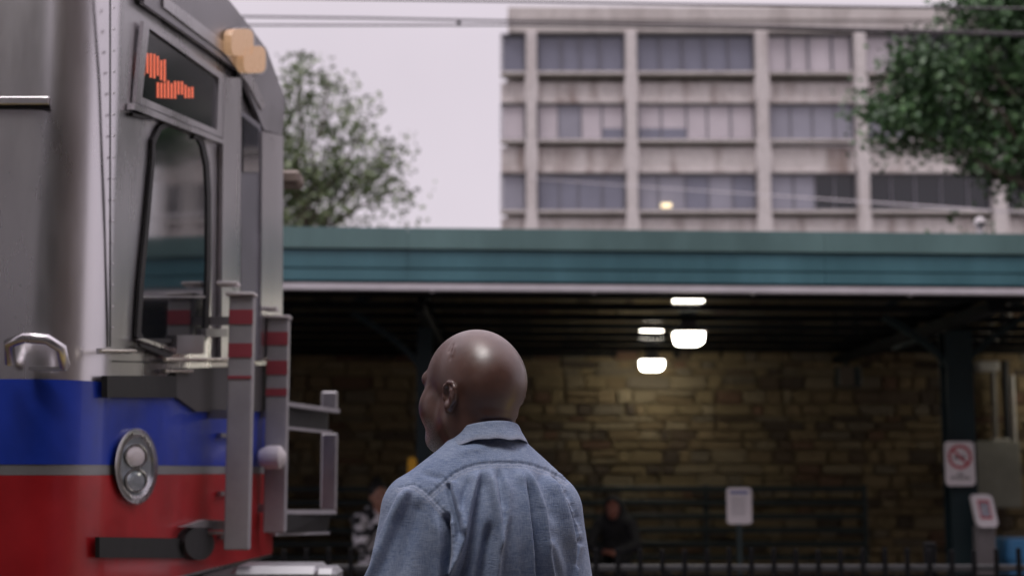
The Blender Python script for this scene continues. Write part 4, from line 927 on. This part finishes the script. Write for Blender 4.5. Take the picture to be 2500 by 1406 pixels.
FOLD = [  # points, height mm, half width left, half width right (px), taper in, taper out
 ([(1004, 1188), (985, 1228), (967, 1269), (938, 1347), (912, 1406), (880, 1480)], 6.0, 12, 7, .1, 0), ([(987, 1196), (955, 1269), (935, 1318), (915, 1380)], 3.0, 8, 8, .1, .2),
 ([(1030, 1210), (1012, 1270), (990, 1340), (975, 1420)], -3.0, 26, 16, .2, 0), ([(1062, 1240), (1074, 1300), (1078, 1360), (1070, 1420)], 3.0, 16, 9, .3, 0),
 ([(1085, 1246), (1092, 1290), (1093, 1330), (1090, 1406), (1085, 1470)], -11.0, 8, 9, .15, 0), ([(1098, 1262), (1106, 1318), (1108, 1360), (1098, 1406)], 4.5, 7, 10, .1, .1),
 ([(1094, 1176), (1099, 1208), (1117, 1271), (1127, 1321)], -5.0, 6, 6, .1, .15), ([(1104, 1172), (1112, 1210), (1128, 1268), (1134, 1310)], 4.0, 9, 9, .1, .2),
 ([(1171, 1142), (1160, 1190), (1149, 1232), (1136, 1310), (1118, 1360), (1096, 1406)], 6.5, 11, 6, .15, 0), ([(1178, 1150), (1172, 1185), (1158, 1250), (1148, 1320), (1135, 1380), (1115, 1430)], -5.0, 7, 18, .2, 0),
 ([(1192, 1134), (1205, 1196), (1216, 1262), (1219, 1320), (1212, 1384), (1205, 1450)], 5.5, 10, 8, .15, 0), ([(1203, 1262), (1192, 1330), (1179, 1406), (1170, 1450)], -6.0, 14, 9, .25, 0),
 ([(1226, 1140), (1236, 1202), (1237, 1260), (1224, 1318), (1215, 1350)], 3.5, 8, 8, .2, .3), ([(1216, 1140), (1226, 1200), (1229, 1250)], -2.5, 7, 7, .2, .3),
 ([(1263, 1136), (1279, 1185), (1286, 1260), (1294, 1347), (1296, 1404), (1296, 1450)], 5.5, 14, 5, .15, 0), ([(1276, 1150), (1292, 1215), (1302, 1290), (1309, 1350), (1312, 1420)], -6.5, 7, 11, .25, 0),
 ([(1276, 1134), (1303, 1196), (1320, 1245), (1328, 1303), (1331, 1347), (1341, 1404), (1345, 1450)], 5.5, 9, 9, .12, 0), ([(1333, 1310), (1350, 1340), (1366, 1385), (1372, 1430)], 2.5, 10, 14, .2, 0),
 ([(1329, 1146), (1358, 1208), (1378, 1266), (1390, 1332), (1394, 1404), (1394, 1450)], 6.0, 12, 7, .15, 0), ([(1340, 1152), (1371, 1208), (1391, 1266), (1402, 1320)], -4.5, 6, 7, .2, .2),
 ([(1356, 1168), (1386, 1222), (1404, 1274), (1415, 1323)], 2.2, 8, 6, .15, .1), ([(1374, 1185), (1398, 1236), (1413, 1290)], -1.8, 6, 6, .2, .2),
 ([(1416, 1322), (1406, 1356), (1395, 1392), (1388, 1430)], 1.8, 7, 9, .1, .1), ([(1404, 1330), (1400, 1362), (1392, 1384)], -2.0, 7, 5, .2, .2),
 ([(1240, 1140), (1254, 1230), (1262, 1320), (1262, 1430)], 2.2, 14, 14, .25, 0), ([(1310, 1140), (1340, 1220), (1356, 1290)], -2.2, 10, 10, .2, .3), ([(1150, 1160), (1130, 1215), (1124, 1250)], -2.5, 9, 9, .2, .3),
 ([(1020, 1150), (1060, 1165), (1090, 1168)], -1.2, 8, 8, .3, .3), ([(1110, 1110), (1150, 1098), (1200, 1092)], 1.0, 10, 10, .3, .3),
]
for pts, amp, wl_, wr_, ti, to_ in FOLD:
    D, SD, T_ = poly_dist(px, py, pts); w = np.where(SD > 0, wr_, wl_)
    tp = np.ones_like(T_)
    if ti: tp *= np.clip(T_ / ti, 0, 1)
    if to_: tp *= np.clip((1 - T_) / to_, 0, 1)
    tp = tp * tp * (3 - 2 * tp)
    disp += amp * .0028 * np.exp(-(D / w) ** 2) * tp * fac
yoke = [(1040, 1214), (1062, 1196), (1091, 1169), (1112, 1153), (1137, 1141), (1165, 1133), (1192, 1130), (1230, 1129), (1270, 1130), (1300, 1136), (1330, 1146), (1367, 1165), (1380, 1172)]
D, SD, T_ = poly_dist(px, py, yoke)
disp += .0030 / (1 + np.exp(np.clip(-SD * D / 1.6, -30, 30))) * fac * np.exp(-(D / 45) ** 2) * np.clip(np.minimum(T_, 1 - T_) * 12, 0, 1)
for pts, wd_, k in ((yoke, 5.0, .85), ([(975, 1190), (1010, 1181), (1034, 1196), (1053, 1214), (1082, 1245), (1097, 1262), (1107, 1318), (1104, 1380)], 5.0, .9), ([(1357, 1166), (1385, 1215), (1405, 1265), (1416, 1318)], 3, .5)):
    D, SD, T_ = poly_dist(px, py, pts); sg2 = -SD * D
    seam = np.maximum(seam, k * np.maximum(np.exp(-((sg2 - 3.2) / 1.9) ** 2), np.exp(-((sg2 - 10.5) / 1.9) ** 2) * .9) * fac)
    pk_ = np.sin(T_ * len(pts) * 9) * .5 + np.sin(T_ * len(pts) * 23 + 1) * .5
    disp += (-.0020 * np.exp(-(D / 2.2) ** 2) + .0013 * pk_ * np.exp(-(D / 10) ** 2)) * fac
P = P + N_ * disp[:, None]; P = lap(P, Q, .25)
sh = np_obj('shirt', P, Q, M_['chambray'], Man, attrs={'seam': seam})
# collar: stand and fold-over leaf swept round the neck
rg, sattr = [], []
for a in np.linspace(R(-152), R(152), 97):
    s_, c_ = math.sin(a), math.cos(a); bk = (1 + c_) / 2
    wv = .0015 * math.sin(a * 5 + 1) + .001 * math.sin(a * 11)
    zt = 1.542 + .041 * bk ** .8; r0 = .0575 + .003 * (1 - bk); drop = .034 + .018 * (1 - bk) ** 2 + wv; fl = .012 + .014 * (1 - bk) + wv
    cx_, cy_ = 0, -.012 + .018 * (1 - bk)
    sec = [(r0 - .002, zt - .040), (r0 - .003, zt - .015), (r0 - .001, zt - .002), (r0 + .003, zt + .0015), (r0 + .007, zt - .002), (r0 + .010, zt - .012), (r0 + .010 + fl * .45, zt - drop * .62), (r0 + .009 + fl, zt - drop), (r0 + .0065 + fl, zt - drop - .0012), (r0 + .007 + fl * .4, zt - drop * .62), (r0 + .003, zt - .012)]
    rg.append([(cx_ + s_ * r * 1.03, cy_ - c_ * r, z_) for r, z_ in sec]); sattr += [0, 0, 0, .5, 0, 0, .1, 1, 1, 0, 0]
V = np.array(rg).reshape(-1, 3); ns = 11; nr_ = 97
Qc = np.array([(i * ns + k, i * ns + (k + 1) % ns, (i + 1) * ns + (k + 1) % ns, (i + 1) * ns + k) for i in range(nr_ - 1) for k in range(ns)])
V = to_world(V); Nc = vnormals(V, Qc)
cen = to_world(np.array([[0, -.012, 1.57]]))[0]; outw = V - cen; outw[:, 2] = 0
if (outw[:, :2] * Nc[:, :2]).sum(1)[np.arange(len(V)) % ns == 5].mean() < 0: Qc = Qc[:, ::-1]
co = np_obj('collar', V, Qc, M_['chambray'], sh, attrs={'seam': np.array(sattr)})
sd_ = co.modifiers.new('round', 'SUBSURF'); sd_.levels = 1; sd_.render_levels = 2
# trousers and shoes
f = Field(steps((-.26, .26, .009)), steps((-.2, .22, .009)), steps((.03, 1.02, .009)))
f.ell((0, 0, .93), (.175, .125, .13), .04)
for sx in (-1, 1): f.cap((sx * .092, 0, .88), (sx * .105, .01, .50), .098, .075, .03).cap((sx * .105, .01, .50), (sx * .112, -.012, .10), .075, .060, .03)
f.above(1.0)
P, Q = f.net(1); N_ = vnormals(P, Q)
if ((P - P.mean(0)) * N_).sum(1).mean() < 0: Q = Q[:, ::-1]
np_obj('trousers', to_world(P), Q, M_['trousers_cloth'], Man)
for sx in (-1, 1):
    f = Field(steps((sx * .118 - .08, sx * .118 + .08, .005)), steps((-.13, .26, .005)), steps((-.01, .17, .005)))
    f.cap((sx * .112, -.04, .045), (sx * .125, .16, .035), .045, .040, .03).cap((sx * .112, -.03, .05), (sx * .112, -.02, .12), .045, .045, .03); f.below(.002)
    P, Q = f.net(1); N_ = vnormals(P, Q)
    if ((P - P.mean(0)) * N_).sum(1).mean() < 0: Q = Q[:, ::-1]
    np_obj('shoe', to_world(P), Q, M_['shoe_leather'], Man)

# ---- two people waiting on the far platform
m, nt, b = new_mat('patterned_cloth'); N, L = nt.nodes, nt.links
tc = N.new('ShaderNodeTexCoord'); no = N.new('ShaderNodeTexNoise'); no.inputs['Scale'].default_value = 11; no.inputs['Detail'].default_value = 2; L.new(tc.outputs['Object'], no.inputs['Vector'])
cr = N.new('ShaderNodeValToRGB'); cr.color_ramp.elements[0].position = .46; cr.color_ramp.elements[1].position = .52; cr.color_ramp.elements[0].color = (.02, .02, .024, 1); cr.color_ramp.elements[1].color = (.75, .73, .78, 1)
L.new(no.outputs[0], cr.inputs[0]); L.new(cr.outputs[0], b.inputs['Base Color']); b.inputs['Roughness'].default_value = .85; M_['patterned_cloth'] = m
K('black_cloth', (.012, .012, .014), .9, scale=20); K('hoodie_cloth', (.030, .030, .036), .9, scale=15, var=.3); K('hair_black', (.010, .009, .009), .5, scale=60, bump=.6, bscale=200); K('phone_black', (.02, .02, .022), .2)
def seated(root, ang, base, pose, mats, hood, h=.0085):
    """skin, top, trousers, shoes and hair of a seated figure; pose gives the joints in its own frame (x right, y forward)"""
    A = {k: np.array(v, float) for k, v in pose.items()}
    def place(P): Q = rotz(P, ang); return Q + np.array([base[0], base[1], base[2] if len(base) > 2 else 0])
    def grid(): return Field(steps((-.45, .45, h)), steps((-.30, .80, h)), steps((-.02, 1.45, h)))
    def emit(f, name, m, par, sm=1):
        P, Q = f.net(sm); N_ = vnormals(P, Q)
        if ((P - P.mean(0)) * N_).sum(1).mean() < 0: Q = Q[:, ::-1]
        return np_obj(name, place(P), Q, m, par)
    hd = A['head']; f = grid()
    f.ell(hd + (0, -.008, .02), (.074, .094, .092), .02).ell(hd + (0, .03, -.05), (.056, .058, .066), .03).cap(hd + (0, .085, 0), hd + (0, .105, -.03), .012, .014, .012)
    f.cap(hd + (-.02, .082, -.06), hd + (.02, .082, -.06), .011, .011, .01).cap(hd + (0, -.03, -.06), A['neck'], .052, .055, .03)
    for sx in (-1, 1): f.ell(hd + (sx * .031, .088, .008), (.016, .012, .010), .01, 's').ell(hd + (sx * .076, -.012, -.015), (.012, .018, .03), .008)
    f.ell((0, -.02, .85), (.13, .09, .26), .05).ell((0, 0, .54), (.15, .13, .10), .05)
    for sd, sx in (('l', -1), ('r', 1)):
        f.cap(A['sh' + sd], A['el' + sd], .042, .036, .03).cap(A['el' + sd], A['wr' + sd], .035, .026, .02)
        hv = A['ha' + sd] - A['wr' + sd]; hv = hv / np.linalg.norm(hv); side = np.cross(hv, (0, .3, 1)); side /= np.linalg.norm(side); curl = np.cross(side, hv)
        pm = A['wr' + sd] + hv * .05; f.cap(A['wr' + sd], pm + hv * .03, .026, .030, .01)
        for q, ln in zip((-.027, -.009, .009, .027), (.07, .08, .075, .06)):
            a0 = pm + hv * .035 + side * q; k0 = a0 + hv * ln * .5; f.cap(a0, k0, .0105, .0095, .004).cap(k0, k0 + (hv * .6 + curl * .8) * ln * .45, .0095, .0085, .004)
        a0 = pm + side * -.03; f.cap(a0, a0 + (hv + -side * .8) * .045, .012, .010, .006)
        f.cap(A['hip' + sd], A['kn' + sd], .07, .05, .03).cap(A['kn' + sd], A['an' + sd], .048, .036, .03).cap(A['an' + sd] + (0, 0, -.03), A['an' + sd] + (0, .13, -.05), .034, .028, .02)
    emit(f, 'body', mats['skin'], root)
    f = grid(); f.cap(A['neck'] + (0, 0, -.02), A['neck'] + (0, 0, -.10), .07, .09, .04).ell((0, -.02, .86), (.17, .125, .30), .05).ell((0, 0, .60), (.175, .15, .12), .05)
    for sd, sx in (('l', -1), ('r', 1)): f.cap(A['neck'] + (sx * .04, 0, -.04), A['sh' + sd], .055, .062, .04).cap(A['sh' + sd], A['el' + sd], .066, .058, .03).cap(A['el' + sd], A['wr' + sd], .055, .042, .02)
    f.below(.53)
    if hood: f.ell(hd + (0, -.03, .025), (.105, .115, .125), .03).cap(hd + (0, -.05, -.08), A['neck'], .095, .10, .04).ell(hd + (0, .10, -.005), (.062, .085, .088), .02, 's').ell(hd + (0, .02, 0), (.078, .085, .10), .01, 's')
    emit(f, 'hooded_jacket' if hood else 'jacket', mats['top'], root)
    f = grid(); f.ell((0, .0, .52), (.175, .155, .11), .04)
    for sd in 'lr':
        f.cap(A['hip' + sd], A['kn' + sd], .092, .07, .04)
        if not hood: f.cap(A['kn' + sd], A['an' + sd] + (0, 0, .03), .068, .055, .03)
        else: f.cap(A['kn' + sd], A['kn' + sd] * .75 + A['an' + sd] * .25, .068, .068, .03)
    emit(f, 'shorts' if hood else 'trousers', mats['legs'], root)
    for sd in 'lr':
        f = grid(); f.cap(A['an' + sd] + (0, -.02, -.04), A['an' + sd] + (0, .15, -.055), .045, .038, .03); f.below(.002); emit(f, 'shoe', mats['shoe'], root)
    if not hood:
        f = grid(); f.ell(hd + (0, -.028, .045), (.088, .098, .095), .02).ell(hd + (0, -.05, .13), (.05, .05, .045), .03).ell(hd + (0, -.05, -.05), (.075, .06, .08), .03).ell(hd + (0, .085, -.01), (.066, .075, .082), .015, 's'); emit(f, 'hair', mats['hair'], root)
WM = dict(skin=M_['skin_warm'], top=M_['patterned_cloth'], legs=M_['black_cloth'], shoe=M_['black_box'], hair=M_['hair_black'])
b0 = (XW - .02, 13.28, .06)
t = thing('person', 'seated person in a black and white patterned jacket holding a phone to their chin', 'person', (b0[0], b0[1], 0))
seated(t, R(180 + 28), b0, dict(head=(.02, .08, 1.205), neck=(.01, .0, 1.07), shl=(-.18, -.01, 1.00), shr=(.18, -.01, 1.00), ell=(-.24, .14, .80), elr=(.23, .17, .80), wrl=(-.06, .27, .95), wrr=(.08, .26, 1.02), hal=(-.02, .26, 1.03), har=(.05, .22, 1.12),
     hipl=(-.09, .03, .53), hipr=(.09, .03, .53), knl=(-.10, .45, .52), knr=(.11, .45, .52), anl=(-.10, .43, .10), anr=(.12, .45, .10)), WM, False)
pp = rotz(np.array([[.03, .30, 1.10]]), R(208))[0]
tag(MB().box((-.035, -.006, -.07), (.035, .006, .07), .004).build('mobile_phone', M_['phone_black'], org=(b0[0] + pp[0], b0[1] + pp[1], pp[2] + .06)), 'dark phone held up by the person in the patterned jacket', 'phone')
HM = dict(skin=M_['skin_ruddy'], top=M_['hoodie_cloth'], legs=M_['black_cloth'], shoe=M_['black_box'], hair=M_['hair_black'])
b1 = (XM + .02, 16.48)
t = thing('person', 'person in a dark hooded jacket and shorts sitting hunched against the stone wall', 'person', (b1[0], b1[1], 0))
seated(t, R(180 - 12), b1, dict(head=(.0, .16, 1.075), neck=(0, .06, .96), shl=(-.18, .02, .90), shr=(.18, .02, .90), ell=(-.26, .17, .68), elr=(.26, .17, .68), wrl=(-.09, .36, .62), wrr=(.09, .36, .62), hal=(-.03, .43, .60), har=(.03, .43, .62),
     hipl=(-.09, .03, .53), hipr=(.09, .03, .53), knl=(-.12, .46, .52), knr=(.12, .46, .52), anl=(-.10, .44, .10), anr=(.11, .46, .10)), HM, True)

# ------------------------------------------------------------------ behind the camera: unseen canopy and house added to block sky and shape reflections
Nc_ = thing('unseen_canopy', 'unseen canopy added over the near platform to block sky behind the standing man', 'canopy', (0, -3.5, 0))  # unseen canopy added to keep sky off the man's back and train side
MB().box((-26, -7.0, 4.0), (-1.0, 2.55, 4.06)).build('ceiling', mat('ceiling_pale', (.62, .58, .58), .7), Nc_); MB().box((-26, -7.0, 4.063), (-1.0, 2.55, 4.3)).build('roof', M_['teal_board'], Nc_); MB().box((-26, 2.553, 3.92), (-1.0, 2.61, 4.32)).build('fascia', M_['teal_board'], Nc_); MB().box((-.997, -7.0, 3.30), (3.4, .7, 3.60)).build('roof', M_['teal_dark'], Nc_)  # pale ceiling chosen to lighten what the train side mirrors
for x in (-18, -12, -6.5): MB().box((x - .1, .4, 0), (x + .1, .6, 3.999), .01).build('column', M_['teal_dark'], Nc_)
Sh = thing('unseen_house', 'unseen dark house added to darken reflections on the train corner', 'building', (14, -6, 0))  # tall unseen mass added for the dark band on the train corner
MB().box((2.2, -12, -.4), (50, -2.6, 12.6)).build('wall', M_['stone_3'], Sh); MB().box((1.8, -12.4, 12.603), (50.4, -2.2, 12.9), .05).build('cornice', M_['roof_grey'], Sh); MB().box((-26, -7.4, -.4), (3.55, -7.02, 3.3)).build('wing_wall', M_['stone_3'], Sh)
for z in (.9, 3.9, 6.9, 9.9):
    for x in range(5, 48, 3): w_ = MB().box((x - .6, -2.598, z), (x + .6, -2.55, z + 1.7), .01).build('window', M_['window_metal'], Sh); MB().box((x - .52, -2.547, z + .08), (x + .52, -2.54, z + 1.62)).build('pane', M_['pane_dark'], w_)
